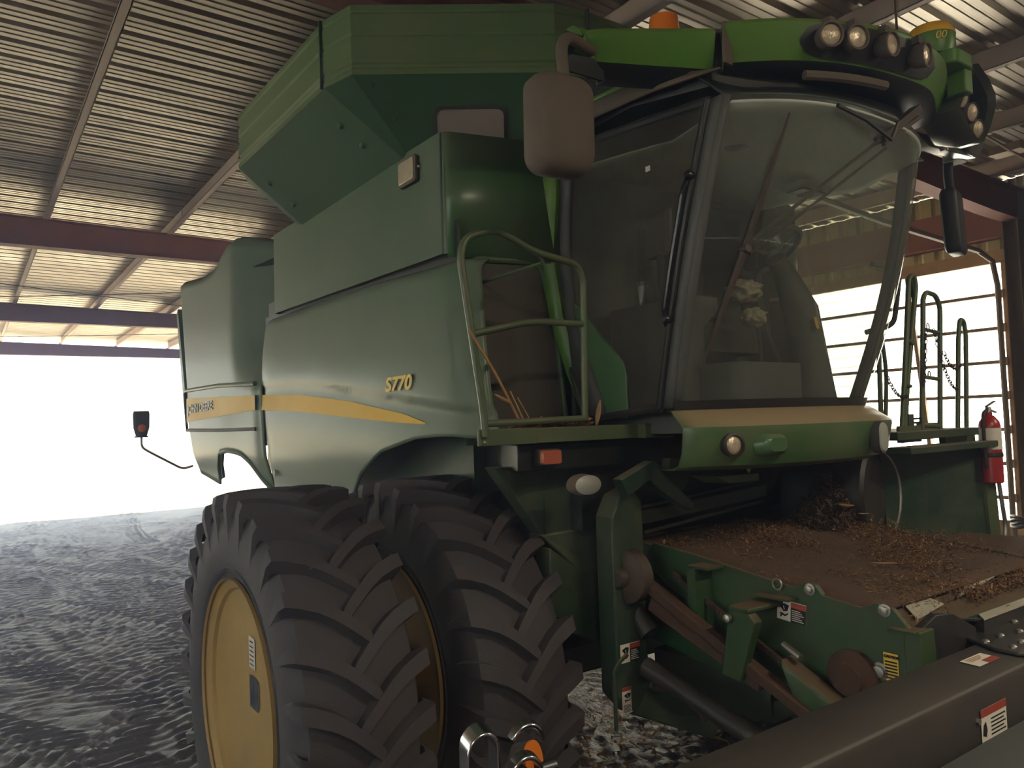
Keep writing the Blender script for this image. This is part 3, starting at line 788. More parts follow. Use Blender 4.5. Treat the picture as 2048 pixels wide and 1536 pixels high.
# warning lamp on a bent rod at the tail
b = MB(); b.tube(fillet([(1.95, 8.5, 1.83), (1.86, 8.55, 1.80), (1.56, 8.64, 1.99), (1.49, 8.66, 2.04), (1.49, 8.66, 2.16)], .06), .013, 8)
lr = b.build('warning_lamp_arm', M['steel'], CH)
b = MB(); b.loft([place2(rrect(.13, .05, .02), (1.49, 8.66, z), (1, 0, 0), (0, 1, 0)) for z in (2.14, 2.155)], True); b.loft([place2(rrect(w_, .06, .02), (1.49, 8.66, z), (1, 0, 0), (0, 1, 0)) for w_, z in ((.10, 2.15), (.15, 2.24), (.155, 2.38), (.14, 2.41))])
b.build('warning_lamp_housing', M['darkgrey'], lr, bevel=.004)
b = MB(); b.lathe([(.042, 0), (.038, .02), (.015, .032)], (1.49, 8.63, 2.235), (0, -1, 0), 18); b.build('warning_lamp_lens', M['amber'], lr)

# ---------------------------------------------------------------- front of the body behind the platform
b = MB(); b.add([(2.07, 3.33, 2.05), (2.66, 3.30, 2.05), (2.66, 3.26, 3.66), (2.07, 3.36, 3.66)], [(0, 1, 2, 3)])
b.add([(2.66, 3.30, 2.05), (2.66, 3.30, 3.66), (2.66, 3.6, 3.66), (2.66, 3.6, 2.05)], [(0, 1, 2, 3)])
b.build('front_bulkhead', M['green'], CH, smooth=False)
b = MB()    # recessed brown screen behind the hand rail
poly = [(2.10, 3.315, 2.12), (2.60, 3.29, 2.12), (2.66, 3.27, 2.22), (2.625, 3.27, 2.65), (2.56, 3.27, 2.97), (2.53, 3.27, 3.0), (2.115, 3.31, 3.0)]
b.prism(poly, (0, .02, 0)); b.build('screen_panel', M['screen'], CH, smooth=False)
b = MB(); b.tube(fillet([(2.105, 3.30, 2.12), (2.105, 3.30, 3.0), (2.53, 3.265, 3.01), (2.62, 3.265, 2.68), (2.66, 3.262, 2.22), (2.68, 3.262, 2.10)], .07), .016, 8); b.build('screen_surround', M['green'], CH)
b = MB()    # pale green edge of the bulkhead next to the black cab seal
edge = [(2.625, 3.20, 3.66), (2.625, 3.22, 3.35), (2.615, 3.25, 3.05), (2.64, 3.22, 2.72), (2.69, 3.16, 2.42), (2.76, 3.10, 2.15)]
rows = [[(x-.085, y+.015, z) for x, y, z in edge], [(x-.03, y-.03, z) for x, y, z in edge], [(x+.012, y-.02, z) for x, y, z in edge], [(x+.02, y+.05, z) for x, y, z in edge]]
b.grid(rows); b.build('bulkhead_edge', M['green_bright'], CH, normals=False, solid=.004)
b = MB(); rows = [[(x+.012, y-.018, z) for x, y, z in edge], [(x+.075, y-.03, z) for x, y, z in edge], [(x+.08, y+.1, z) for x, y, z in edge]]
b.grid(rows); b.build('cab_gap_seal', M['black'], CH, normals=False, solid=.004)

# ---------------------------------------------------------------- cab
cab = empty('cab', (0, 0, 0)); cab.parent = CH; WL['cab'] = WL[CH.name]
CC, CW, WT = 3.45, .79, 3.53
def ws_pt(s, t):       # windscreen surface: s -1..1 across, t 0..1 upwards
    bulge = 1-abs(s)**2.6
    yb = 2.49-.27*bulge; yt = 2.11-.26*bulge
    tt = t+.06*math.sin(PI*t)
    x = CC+(CW+.02*t+.05*math.sin(PI*t))*s*(1-.02*abs(s)**4)
    return V((x, yb+(yt-yb)*tt, 2.20+(WT-2.20)*t))
rows = [[ws_pt(-1+2*i/28, j/14) for i in range(29)] for j in range(15)]
b = MB(); b.grid(rows); b.build('windscreen', M['glass'], cab, normals=False, angle=180)
# black printed border, lower seal
b = MB(); b.grid([[ws_pt(-1+2*i/28, t)+V((0, -.006, 0)) for i in range(29)] for t in (-.03, .0, .022)])
b.build('windscreen_seal', M['black'], cab, normals=False, angle=60)
for sgn in (-1, 1):
    b = MB(); b.grid([[ws_pt(sgn*q, j/14)+V((0, .012, 0)) for q in (1.0, .975, .955)] for j in range(15)]); b.grid([[ws_pt(sgn*1.0, j/14)+V((0, k*.07, 0)) for k in (0, 1)] for j in range(15)])
    b.build('front_pillar', M['cabdark'], cab, normals=False, angle=60, solid=.02)
# side doors
for sgn in (-1, 1):
    X_ = CC+sgn*(CW+.005)
    def fp(t): return ws_pt(sgn, t)+V((0, .07, 0))
    rear = lambda t: V((X_, 3.14+.14*math.sin(PI*min(1, max(0, (t-.05)*.9)))-.10*max(0, .35-t)*3+.02, 2.16+1.46*t))
    rows = []
    for j in range(15):
        t = j/14; a = fp(t); c = rear(t); bow = -sgn*.0
        rows.append([a.lerp(c, k/12)+V((sgn*.012*math.sin(PI*k/12), 0, 0)) for k in range(13)])
    b = MB(); b.grid(rows); dg_ = b.build('door_glass', M['doorglass'], cab, normals=False, angle=180)
    b = MB()
    for j in range(14):
        pass
    b.grid([[rear(j/14)+V((sgn*.008, -.0, 0)), ][0:1]+[rear(j/14)+V((sgn*.016, -.10, 0))]+[rear(j/14)+V((sgn*.016, -.16, 0))] for j in range(15)])
    b.build('rear_pillar', M['darkgrey'], cab, normals=False, solid=.03, angle=60)
    b = MB(); b.tube([rear(j/14)+V((sgn*.02, .005, 0)) for j in range(15)], .018, 8); b.tube([fp(j/14)+V((sgn*.015, 0, 0)) for j in range(15)], .016, 8)
    b.tube([rows[0][k]+V((sgn*.01, 0, .0)) for k in range(13)], .022, 8); b.tube([rows[14][k] for k in range(13)], .022, 8)
    b.build('door_seal', M['black'], cab)
    if sgn < 0:
        b = MB(); hp = [fp(t)+V((-.045, .015, 0)) for t in (.28, .32, .5, .72, .78)]
        hp[0].x += .03; hp[-1].x += .03
        b.tube(fillet(hp, .05), .013, 8)
        for t in (.30, .76): b.lathe([(.02, 0), (.02, .03), (.012, .04)], fp(t)+V((-.02, .0, 0)), (-1, 0, 0), 10)
        b.build('door_bar', M['blackgloss'], cab)
        b = MB(); b.quadsheet((X_-.062, 2.52, 3.30), (0, -1, 0), (0, 0, 1), 0, 0, .03, .025); b.build('window_sticker', M['white'], cab, smooth=False)
        b = MB(); b.quadsheet(rear(.62)+V((-.036, -.06, 0)), (0, -1, 0), (0, 0, 1), 0, 0, .03, .055); b.build('pillar_reflector', M['tag'], cab, smooth=False)
    else:
        b = MB(); b.tube(fillet([(X_+.10, 2.50, 2.62), (X_+.235, 2.40, 2.66), (X_+.265, 2.39, 2.80), (X_+.30, 2.38, 2.98), (X_+.12, 2.45, 3.02)], .05), .016, 8); b.build('grab_handle', M['black'], cab)
# green corner cover outside the right door
b = MB(); poly = [(2.635, 3.22, 2.84), (2.635, 3.07, 2.74), (2.635, 2.90, 2.56), (2.635, 2.80, 2.47), (2.635, 2.765, 2.43), (2.635, 2.75, 2.36), (2.635, 2.75, 2.16), (2.635, 3.02, 2.16), (2.635, 3.14, 2.34)]
b.prism(poly, (.012, 0, 0)); b.build('door_corner_cover', M['green'], cab, bevel=.004)

# cab floor, rear wall, headliner and interior
b = MB(); b.box(2.74, 4.32, 2.45, 3.25, 2.08, 2.17); b.add([(CC+.8*s, 2.62-.42*(1-abs(s)**2.6), 2.165) for s in [-1+2*i/12 for i in range(13)]]+[(4.3, 3.2, 2.165), (2.76, 3.2, 2.165)], [tuple(range(15))])
b.build('cab_floor', M['cabdark'], cab, smooth=False)
b = MB(); b.box(2.72, 3.75, 3.24, 3.27, 2.15, 3.7); b.box(3.75, 4.34, 3.24, 3.27, 2.15, 2.65); b.box(4.22, 4.34, 3.15, 3.27, 2.15, 3.7); b.box(3.75, 4.34, 3.24, 3.27, 3.5, 3.7)
b.build('cab_rear_wall', M['cabdark'], cab, smooth=False)
b = MB()      # headliner: rises towards the windscreen
hl = []
for t, zz in ((0, 3.50), (.12, 3.47), (.3, 3.43), (.55, 3.46), (1, 3.50)):
    hl.append([ws_pt(-.96+1.92*i/20, 1.0).lerp(V((CC-.8+1.6*i/20, 3.2, 3.6)), t)*1+V((0, 0, zz-ws_pt(0, 1).z if t == 0 else 0)) for i in range(21)])
    if t: hl[-1] = [V((p.x, p.y, zz+.03*math.cos((i-10)/10*PI*.5))) for i, p in enumerate(hl[-1])]
b.grid(hl); b.build('headliner', M['cabgrey'], cab, normals=False, angle=50, solid=.01)
b = MB(); b.loft([place2(rrect(.36, .2, .04), (4.0, 2.60, 3.46), (1, 0, 0), (0, 1, -.05)), place2(rrect(.32, .16, .03), (4.0, 2.60, 3.435), (1, 0, 0), (0, 1, -.05))])
vn = b.build('air_vent', M['cabgrey'], cab)
b = MB()
for k in range(7): b.box(3.97+.018*k, 3.978+.018*k, 2.55, 2.66, 3.424, 3.436)
b.box(3.88, 3.95, 2.55, 2.66, 3.425, 3.436); b.build('vent_grille', M['cabdark'], vn, smooth=False)
b = MB(); b.lathe([(.07, -.02), (.06, -.04), (.0, -.05)], (3.05, 2.35, 3.49), (0, 0, 1), 20, caps=False); b.build('dome_lamp', M['cabdark'], cab)
# steering column and wheel
sc_ = V((3.80, 2.72, 3.07)); ax = V((-.05, .55, .83)).normalized()
b = MB(); b.tube([(3.98, 2.62, 2.17), (3.97, 2.63, 2.45), (3.95, 2.66, 2.75), (3.90, 2.71, 2.96), sc_-ax*.03], [.13, .105, .10, .065, .05], 14); b.build('steering_column', M['cabdark'], cab)
b = MB(); rr = .19; u1 = ax.orthogonal().normalized(); u2 = ax.cross(u1)
b.tube([sc_+ax*.03+(u1*math.cos(a)+u2*math.sin(a))*rr for a in [2*PI*i/40 for i in range(40)]], .017, 8, closed=True)
b.lathe([(.05, -.03), (.06, .0), (.045, .03)], sc_, ax, 16)
for a in (0.4, 2.3, 4.3): b.tube([sc_, sc_+ax*.03+(u1*math.cos(a)+u2*math.sin(a))*rr], .014, 6)
b.build('steering_wheel', M['cabdark'], cab)
b = MB(); b.loft([place2(rrect(.03, .07, .01), (3.905, 2.535, 2.66), (1, 0, 0), (0, .2, 1)), place2(rrect(.03, .07, .01), (3.905, 2.53, 2.66), (1, 0, 0), (0, .2, 1))]); b.build('warning_tag', M['tag'], cab)
# seat
b = MB()
b.loft([place2(rrect(.52, .5, .1), (3.45, 2.98, z), (1, 0, 0), (0, 1, 0)) for z in (2.50, 2.53)]+[place2(rrect(.50, .48, .1), (3.45, 2.98, 2.66), (1, 0, 0), (0, 1, 0)), place2(rrect(.42, .4, .1), (3.45, 2.98, 2.69), (1, 0, 0), (0, 1, 0))])
b.loft([place2(rrect(w_, .12, .05), (3.45, y, z), (1, 0, 0), (0, 1, 0)) for w_, y, z in ((.44, 3.16, 2.62), (.5, 3.17, 2.8), (.5, 3.19, 3.1), (.42, 3.2, 3.27), (.3, 3.2, 3.30))])
b.box(3.3, 3.6, 2.85, 3.1, 2.17, 2.5)
b.build('seat', M['seat'], cab, angle=50)
# right hand console, monitor, lever
b = MB(); b.loft([place2(rrect(.20, .55, .05), (3.06, 2.95, z), (1, 0, 0), (0, 1, 0)) for z in (2.17, 2.62)]+[place2(rrect(.24, .62, .06), (3.06, 2.90, z), (1, 0, 0), (0, 1, 0)) for z in (2.70, 2.76)]); b.build('armrest_console', M['cabdark'], cab, angle=50)
b = MB(); b.loft([place2(rrect(.05, .22, .03), (2.90, 2.74, z), (1, -.3, 0), (.3, 1, 0)) for z in (2.98, 3.2)]); b.tube([(2.95, 2.78, 2.7), (2.90, 2.74, 3.0)], .02, 8); b.build('monitor', M['black'], cab)
b = MB(); b.tube([(3.0, 2.70, 2.76), (2.99, 2.68, 2.88)], .018, 8); b.lathe([(.0, -.03), (.03, 0), (.032, .03), (.0, .06)], (2.99, 2.68, 2.9), (0, -.2, 1), 12); b.build('control_lever', M['black'], cab)
b = MB(); b.loft([place2(rrect(.55, .3, .06), (3.35, 2.58, z), (1, 0, 0), (0, 1, 0)) for z in (2.17, 2.42)]); b.build('floor_locker', M['cabdark'], cab, angle=50)
# cab nose below the windscreen
def nose_pt(s, off, z): 
    p = ws_pt(s, 0); n_ = V((.35*s, -1, 0)).normalized(); q = p+n_*off; return V((q.x, q.y, z))
b = MB(); rows = []
for off, z in ((-.02, 2.185), (.02, 2.18), (.10, 2.125), (.125, 2.105), (.125, 2.09), (.105, 1.99), (.07, 1.935), (.02, 1.915), (-.15, 1.91)):
    rows.append([nose_pt(-1.02+2.04*i/30, off*1.0, z+.0*i+(.045*max(0, (-1+2*i/30)-.72)/.28 if z < 2.0 else 0)) for i in range(31)])
b.grid(rows); ns = b.build('cab_nose', M['nose'], cab, normals=False, angle=32, solid=.01, off=0)
b = MB(); c = nose_pt(-.80, .125, 2.025); nd = V((-.28, -1, 0)).normalized()
b.lathe([(.052, -.03), (.056, .012), (.044, .016), (.042, .0)], c, nd, 20); nl = b.build('nose_lamp', M['black'], cab)
b = MB(); b.lathe([(.042, .002), (.03, .012), (.01, .016)], c, nd, 20); b.build('lamp_lens', M['lens'], nl)
b = MB(); c2 = nose_pt(-.60, .10, 2.02); b.loft([place2(rrect(.16*k, .10*k, .045*k), c2+V((0, -d, 0)), (1, -.2, 0), (0, 0, 1)) for k, d in ((1, 0), (.9, .04), (.6, .06))]); b.build('nose_bump', M['green'], cab)
b = MB(); c3 = nose_pt(.30, .12, 2.025); rv = V((1, .12, 0)).normalized()
b.loft([place2(rrect(.10*k, .155*k, .048*k), c3+V((0, -d, 0)), rv, (0, 0, 1)) for k, d in ((1.0, 0), (1.05, .03), (1, .045))]); om = b.build('oval_lamp', M['darkgrey'], cab)
b = MB(); b.loft([place2(rrect(.094*k, .148*k, .044*k), c3+V((0, -d, 0)), rv, (0, 0, 1)) for k, d in ((1.0, .044), (.9, .053), (.5, .058))]); b.build('lamp_lens', M['greylens'], om)

# ---------------------------------------------------------------- cab roof
b = MB()
zr = 3.92
rp = [(2.60, 3.18), (2.56, 2.60), (2.72, 2.22), (3.1, 2.04), (3.55, 1.98), (4.0, 2.04), (4.36, 2.22), (4.50, 2.60), (4.46, 3.18)]
b.loft([[(CC+(x-CC)*k, 2.6+(y-2.6)*k, z) for x, y in rp] for k, z in ((.96, 3.64), (1., 3.74), (1., 3.80), (.97, 3.90), (.8, 3.95))])
rf = b.build('cab_roof', M['black'], cab, angle=40)
for sgn in (-1, 1):      # long side fascia with green lip
    b = MB()
    X_ = lambda x: CC+sgn*(CC-x)*-1 if sgn > 0 else x
    xx = lambda x: x if sgn < 0 else 2*CC-x
    b.m = 0
    lo = [(2.56, 3.06, 3.64), (2.50, 2.86, 3.625), (2.575, 2.45, 3.648), (2.68, 2.13, 3.662)]; hi = [(2.565, 3.09, 3.69), (2.495, 2.87, 3.70), (2.575, 2.46, 3.725), (2.69, 2.2, 3.682)]
    b.grid([[(xx(x), y, z) for x, y, z in lo], [(xx(x), y, z) for x, y, z in hi]])
    b.m = 1
    b.grid([[(xx(x-.008), y, z+.002) for x, y, z in hi[:3]], [(xx(x+.02), y, z+.034) for x, y, z in hi[:3]]])
    b.build('roof_side_fascia', [M['dusty_black'], M['green_bright']], cab, normals=False, solid=.015, angle=60)
# visor: swept band, three sections
def smooth_path(pts, n=8):
    pts = [V(p+(0,)) for p in pts]; out = []
    for i in range(len(pts)-1):
        p0 = pts[max(i-1, 0)]; p1 = pts[i]; p2 = pts[i+1]; p3 = pts[min(i+2, len(pts)-1)]
        for k in range(n):
            t = k/n; out.append(.5*((2*p1)+(p2-p0)*t+(2*p0-5*p1+4*p2-p3)*t*t+(3*p1-p0-3*p2+p3)*t**3))
    out.append(pts[-1]); return out
def visor(path, z0, z1, zt0, zt1, taper=(1, 1), inner=.30, zin=3.66, name='roof_visor', hump=None):
    P = smooth_path(path); b = MB(); b2 = MB(); rings = []; n = len(P); R1 = []; R2 = []
    for i, p in enumerate(P):
        t = (P[min(i+1, n-1)]-P[max(i-1, 0)]).normalized(); nn = V((t.y, -t.x, 0))
        if nn.y > 0: nn = -nn
        s_ = i/(n-1); zb_ = z0+(z1-z0)*s_; zt_ = zt0+(zt1-zt0)*s_+(hump(s_) if hump else 0)
        k = taper[0]+(taper[1]-taper[0])*s_
        k = min(1, k)
        q = lambda o, z: V((p.x+nn.x*o, p.y+nn.y*o, z))
        R1.append([q(-inner*.9*k, zt_-.02), q(-.06, zt_+.012), q(-.012, zt_), q(0, zt_-.02), q(-.02, (zb_+zt_)/2), q(-.05, zb_+.02), q(-.06, zb_)])
        R2.append([q(-.06, zb_), q(-.08, zb_-.02), q(-.14*k-.03, zb_-.04), q(-inner*k, zin), q(-inner*.9*k, zt_-.02)])
    b.grid([[r[k] for r in R1] for k in range(7)]); b2.grid([[r[k] for r in R2] for k in range(5)])
    for R_, bb in ((R1, b), ):
        for e in (0, -1):
            bb.add([*R1[e], *R2[e][1:-1]], [tuple(range(len(R1[e])+len(R2[e])-2))])
    o = b.build(name, M['green_bright'], cab, angle=40, normals=False)
    u = b2.build('visor_underside', M['soffit'], o, angle=50, normals=False)
    return o, P
vl, PL = visor([(2.215, 2.50), (2.24, 2.44), (2.45, 2.31), (2.70, 2.165)], 3.755, 3.70, 3.855, 3.865, taper=(.5, 1), inner=.2, name='visor_wing')
vc, PC = visor([(2.71, 2.12), (2.9, 1.97), (3.1, 1.865), (3.3, 1.80), (3.55, 1.76), (3.8, 1.75), (4.0, 1.80), (4.28, 1.93)], 3.715, 3.71, 3.88, 3.88, inner=.30, hump=lambda s: .02*math.exp(-((s-.55)/.12)**2))
b = MB(); b.bar((2.725, 2.13, 3.69), (2.735, 2.13, 3.875), .05, .015, (0, 1, 0)); b.build('visor_gap_plate', M['dusty_black'], cab)
# dark sheet in place of a shaded lamp recess, and four work lamps
def along(P, s_):
    f_ = s_*(len(P)-1); i = min(int(f_), len(P)-2); p = P[i].lerp(P[i+1], f_-i); t = (P[i+1]-P[i]).normalized(); nn = V((t.y, -t.x, 0))
    return p, t, nn
rows = []; N_ = 26
for i in range(N_+1):
    s_ = .20+.52*i/N_; p, t, nn = along(PC, s_); e = min(1, math.sqrt(max(0, 1-abs(2*i/N_-1)**8)))
    h = .070*max(.15, e); zc = 3.79
    rows.append([p+nn*(-.02-.40*h)+V((0, 0, zc-h)), p+nn*(-.012)+V((0, 0, zc)), p+nn*(-.018+.3*h)+V((0, 0, zc+h))])
b = MB(); b.grid(rows); rec = b.build('dark_lamp_recess', M['black'], vc, angle=60, normals=False)
for k, (s_, yaw) in enumerate(((.27, -.25), (.355, -.05), (.47, .35), (.60, .5))):
    p, t, nn = along(PC, s_); c = p+nn*-.02+V((0, 0, 3.79))
    d = (V((0, -1, -.12))*1.0+V((-.35, 0, 0))+V((yaw*.9, 0, 0))).normalized()
    b = MB(); b.lathe([(.03, -.01), (.052, .02), (.056, .06), (.056, .075), (.048, .076), (.046, .066)], c, d, 22)
    b.box(c.x-.02, c.x+.02, c.y-.05, c.y-.0, c.z+.05, c.z+.085); b.lathe([(.010, 0), (.010, .03)], c+V((.018, -.03, .07)), (1, 0, 0), 8)
    la = b.build('roof_work_lamp', M['dusty_black'], vc, angle=50)
    b = MB(); b.lathe([(.047, .064), (.03, .072), (.0, .075)], c, d, 22, caps=False); b.build('lamp_lens', M['lens'], la)
# dark soffit between visor and glass, with handle slot
rows = []
for i in range(27):
    s_ = -1+2*i/26; a = ws_pt(s_*.99, 1)+V((0, .01, .0)); vcx = CC+.95*s_
    f_ = (s_+1)/2; p, t, nn = along(PC, min(1, max(0, f_))); o_ = p-nn*.22
    if s_ < -.9: o_ = V((2.66, 2.25, 0))
    o_ = V((o_.x, o_.y, 3.665)); m1 = a.lerp(o_, .5)+V((0, 0, .005))
    rows.append([a, m1, o_])
b = MB(); b.grid(rows); b.build('roof_soffit', M['soffit'], cab, angle=60, normals=False, solid=.01)
b = MB(); pts = []
for k in range(11):
    p, t, nn = along(PC, .22+.30*k/10); pts.append(p-nn*.06+V((0, 0, 3.648)))
b.tube(pts, .022, 8); b.build('soffit_rail', M['dusty_black'], cab)
# right wing with lamps (far side): a shallow dish open to the front
wing_o = [(4.43, 4.00), (4.55, 3.94), (4.62, 3.87), (4.615, 3.80), (4.54, 3.68), (4.44, 3.565), (4.37, 3.56), (4.27, 3.62), (4.18, 3.70), (4.31, 3.87)]
cw_ = V((4.43, 0, 3.77))
def wr(k, y): return [(cw_.x+(x-cw_.x)*k, y, cw_.z+(z-cw_.z)*k) for x, z in wing_o]
b = MB(); b.loft([wr(.93, 1.87), wr(.97, 1.83), wr(1.0, 1.85), wr(.98, 1.95), wr(.75, 2.06)], cap=False); b.add(wr(.75, 2.06), [tuple(range(10))])
vr = b.build('visor_wing', M['wing'], cab, angle=50)
b = MB(); b.loft([wr(.93, 1.87), wr(.75, 2.0)], cap=False); b.add(wr(.75, 2.0), [tuple(range(10))]); b.build('dark_lamp_recess', M['soffit'], vr)
for x, z in ((4.30, 3.80), (4.40, 3.745), (4.455, 3.665)):
    c = V((x, 1.93, z)); d = V((-.15, -1, -.25)).normalized()
    b = MB(); b.lathe([(.03, -.01), (.048, .02), (.052, .075), (.047, .08), (.045, .07)], c, d, 20); la = b.build('roof_work_lamp', M['dusty_black'], vr, angle=50)
    b = MB(); b.lathe([(.047, .070), (.03, .082), (.0, .086)], c, d, 20, caps=False); b.build('lamp_lens', M['lens'], la)
# beacon on the roof
b = MB(); b.lathe([(.085, 0), (.085, .07), (.08, .10)], (2.87, 2.62, 3.93), (0, 0, 1), 24); bc = b.build('beacon_base', M['dusty_black'], cab)
b = MB(); b.lathe([(.078, .10), (.078, .15), (.07, .23), (.03, .25)], (2.87, 2.62, 3.93), (0, 0, 1), 24); b.build('beacon_lens', M['amber'], bc)
# satellite receiver globe and aerial
gc = V((4.11, 1.92, 4.02))
b = MB(); b.lathe([(.10, -.05), (.115, .0), (.115, .055)], gc, (0, 0, 1), 28); gb = b.build('receiver_base', M['green_bright'], cab)
b = MB(); b.lathe([(.117, .055), (.115, .075), (.095, .11), (.05, .13), (0, .133)], gc, (0, 0, 1), 28, caps=False); b.build('receiver_dome', M['globe'], gb)
text_mesh('00', .055, gc+V((-.098, -.068, .008)), (.72, -.70, 0), (0, 0, 1), M['yellowink'], gb, 'receiver_number', shear=.25)
b = MB(); b.loft([place2(rrect(.22, .2, .05), (4.17, 1.88, z), (1, 0, 0), (0, 1, 0)) for z in (3.90, 3.975)]); b.box(4.2, 4.28, 1.8, 1.9, 3.78, 3.92); b.build('receiver_bracket', M['green_bright'], gb, bevel=.008)
b = MB(); b.tube([(3.74, 1.90, 3.86), (3.74, 1.905, 4.45)], .006, 6); b.build('radio_aerial', M['rust'], cab)
# wipers
b = MB(); pv = V((3.80, 1.86, 3.62)); e1 = V((3.50, 1.89, 3.42)); tip = ws_pt(-.80, .46)+V((0, -.05, 0))
wtop = ws_pt(-.70, .93)+V((0, -.035, 0)); wbot = ws_pt(-.92, .13)+V((0, -.035, 0)); wmid = wtop.lerp(wbot, .52)+V((0, -.012, 0))
b.bar(pv, e1, .055, .035); b.bar(pv+V((.03, 0, -.03)), e1+V((.03, 0, -.015)), .02, .02)
b.tube([e1, wmid+V((0, 0, .012))], .009, 6); b.tube([e1+V((.05, .0, -.03)), wmid+V((.03, 0, -.02))], .008, 6)
wa = b.build('wiper_arm', M['wiper'], cab, smooth=False)
b = MB(); b.tube([wtop, wtop.lerp(wmid, .5), wmid, wmid.lerp(wbot, .5), wbot], [.006, .014, .018, .014, .004], 6); b.lathe([(.02, -.02), (.024, 0), (.02, .02)], wmid, (0, -1, 0), 10); b.build('wiper_blade', M['wiper'], cab)
b = MB(); w2 = [ws_pt(s_, .97)+V((0, -.03, -.0-.04*(s_+.3)*0)) for s_ in (-.42, -.2, .05)]; w2[1].z -= .035; w2[2].z -= .09; w2[0].z -= .0
b.tube(w2, .010, 6); b.bar(w2[2], w2[2]+V((.05, -.01, .09)), .012, .012); b.build('upper_wiper', M['black'], cab)
# mirrors
mc = V((1.945, 2.36, 3.335))
b = MB(); rv = V((1, -.08, 0)).normalized()
prof = [(.06, .85), (.045, 1.0), (.0, 1.0), (-.05, .90), (-.085, .62)]
b.loft([place2(rrect(.275*k, .41*k, .07*k), mc+V((0, -o, 0)), rv, (.02, 0, 1)) for o, k in ((-.05, .88), (-.04, .98), (.0, 1.0), (.045, .97), (.075, .86), (.09, .6))]); mr = b.build('mirror_housing', M['dusty_black'], cab, angle=60)
b = MB(); b.add([p for p in place2(rrect(.235, .365, .06), mc+V((0, .052, 0)), rv, (0, 0, 1))], [tuple(range(24))]); b.build('mirror_glass', M['mirror'], mr, smooth=False)
b = MB(); b.tube(fillet([(1.99, 2.36, 3.50), (1.99, 2.38, 3.68), (2.06, 2.42, 3.765), (2.25, 2.48, 3.775)], .08), .025, 10); b.build('mirror_arm', M['dusty_black'], mr)
mc2 = V((5.03, 2.28, 3.31)); rv2 = V((1, .25, 0)).normalized()
b = MB(); b.loft([place2(rrect(.22*k, .40*k, .04*k), mc2+V((0, -o, 0)), rv2, (-.09, 0, 1)) for o, k in ((-.05, .9), (-.035, 1.0), (.035, 1.0), (.05, .9))]); mr2 = b.build('mirror_housing', M['black'], cab, angle=60)
b = MB(); b.tube(fillet([(5.01, 2.28, 3.50), (4.95, 2.26, 3.62), (4.94, 2.24, 3.72)], .05), .028, 10); b.build('mirror_arm', M['black'], mr2)
b = MB(); b.loft([place2(rrect(.13, .10, .03), (4.96, 2.22, 3.66), (1, 0, 0), (0, 1, 0)), place2(rrect(.22, .16, .04), (5.02, 2.20, 3.78), (1, 0, 0), (0, 1, 0)), place2(rrect(.24, .16, .04), (5.02, 2.20, 3.80), (1, 0, 0), (0, 1, 0))]); b.build('arm_socket', M['cabgrey'], mr2)
b = MB()
arm_a = [(4.43, 3.845), (4.58, 3.80), (4.72, 3.715), (4.86, 3.655), (4.99, 3.66)]; arm_b = [(4.68, 3.905), (4.80, 3.83), (4.90, 3.77), (5.03, 3.735), (5.05, 3.70)]
b.loft([[(xa, 2.02+.02*i, za), (xb, 2.02+.02*i, zb), (xb, 2.10+.02*i, zb+.01), (xa, 2.10+.02*i, za+.01)] for i, ((xa, za), (xb, zb)) in enumerate(zip(arm_a, arm_b))])
b.loft([[(4.30, 2.12, 3.70), (4.66, 2.12, 3.72), (4.66, 2.2, 3.72), (4.30, 2.2, 3.70)], [(4.44, 2.10, 3.63), (4.98, 2.10, 3.66), (5.0, 2.2, 3.67), (4.44, 2.2, 3.64)]])
b.build('mirror_bracket', M['wing'], mr2, bevel=.012, angle=60)
b = MB(); b.add([(4.22, 2.2, 3.52), (4.62, 2.24, 3.62), (4.52, 2.3, 3.70), (4.22, 2.3, 3.66)], [(0, 1, 2, 3)]); b.build('bracket_plate', M['whitesteel'], mr2, smooth=False, solid=.01)
b = MB(); b.tube([(4.40, 2.08, 3.745), (4.50, 2.07, 3.61)], .016, 8); b.tube([(4.425, 2.07, 3.745), (4.525, 2.06, 3.61)], .009, 6); b.build('gas_strut', M['steel'], mr2)

# ---------------------------------------------------------------- right platform with hand rail
b = MB(); b.prism([(1.78, 2.76, 2.07), (2.72, 2.76, 2.07), (2.72, 3.30, 2.07), (2.10, 3.30, 2.07), (2.08, 3.14, 2.07)], (0, 0, .058)); pf = b.build('platform', M['green_dark'], CH, bevel=.006)
b = MB(); b.box(1.77, 2.08, 2.748, 2.76, 2.06, 2.132); pk = b.build('platform_end_plate', M['green_rail'], pf, bevel=.003)
b = MB(); b.box(2.08, 2.87, 2.75, 2.76, 2.062, 2.13); b.box(2.70, 2.9, 2.70, 2.76, 2.06, 2.13); b.build('platform_front_rail', M['green_rail'], pf, bevel=.003)
b = MB()
for z in (2.075, 2.112): b = MB(); b.lathe([(.009, 0), (.009, .005), (.004, .009)], (1.80, 2.748, z), (0, -1, 0), 8); b.build('bolt', M['steel'], pk)
b = MB(); R_ = .0165; Y_ = 2.74
b.tube(fillet([(1.80, Y_, 2.10), (1.795, Y_, 2.20), (1.70, Y_, 2.86), (1.73, Y_, 2.945), (1.885, Y_, 3.0), (2.09, Y_, 2.92), (2.34, Y_, 2.885), (2.375, Y_, 2.82), (2.355, Y_, 2.16)], .06), R_, 10)
b.tube(fillet([(1.755, Y_, 2.535), (2.06, Y_, 2.605), (2.36, Y_, 2.605)], .1), R_*.95, 10); b.tube([(1.80, Y_, 2.155), (2.36, Y_, 2.165)], R_*.95, 10)
b.build('hand_rail', M['green_rail'], CH)
b = MB(); b.tube([(2.11, Y_, 2.915), (2.16, Y_+.02, 2.88), (2.17, 3.3, 2.88)], .01, 6); b.build('rail_stay', M['green_rail'], CH)
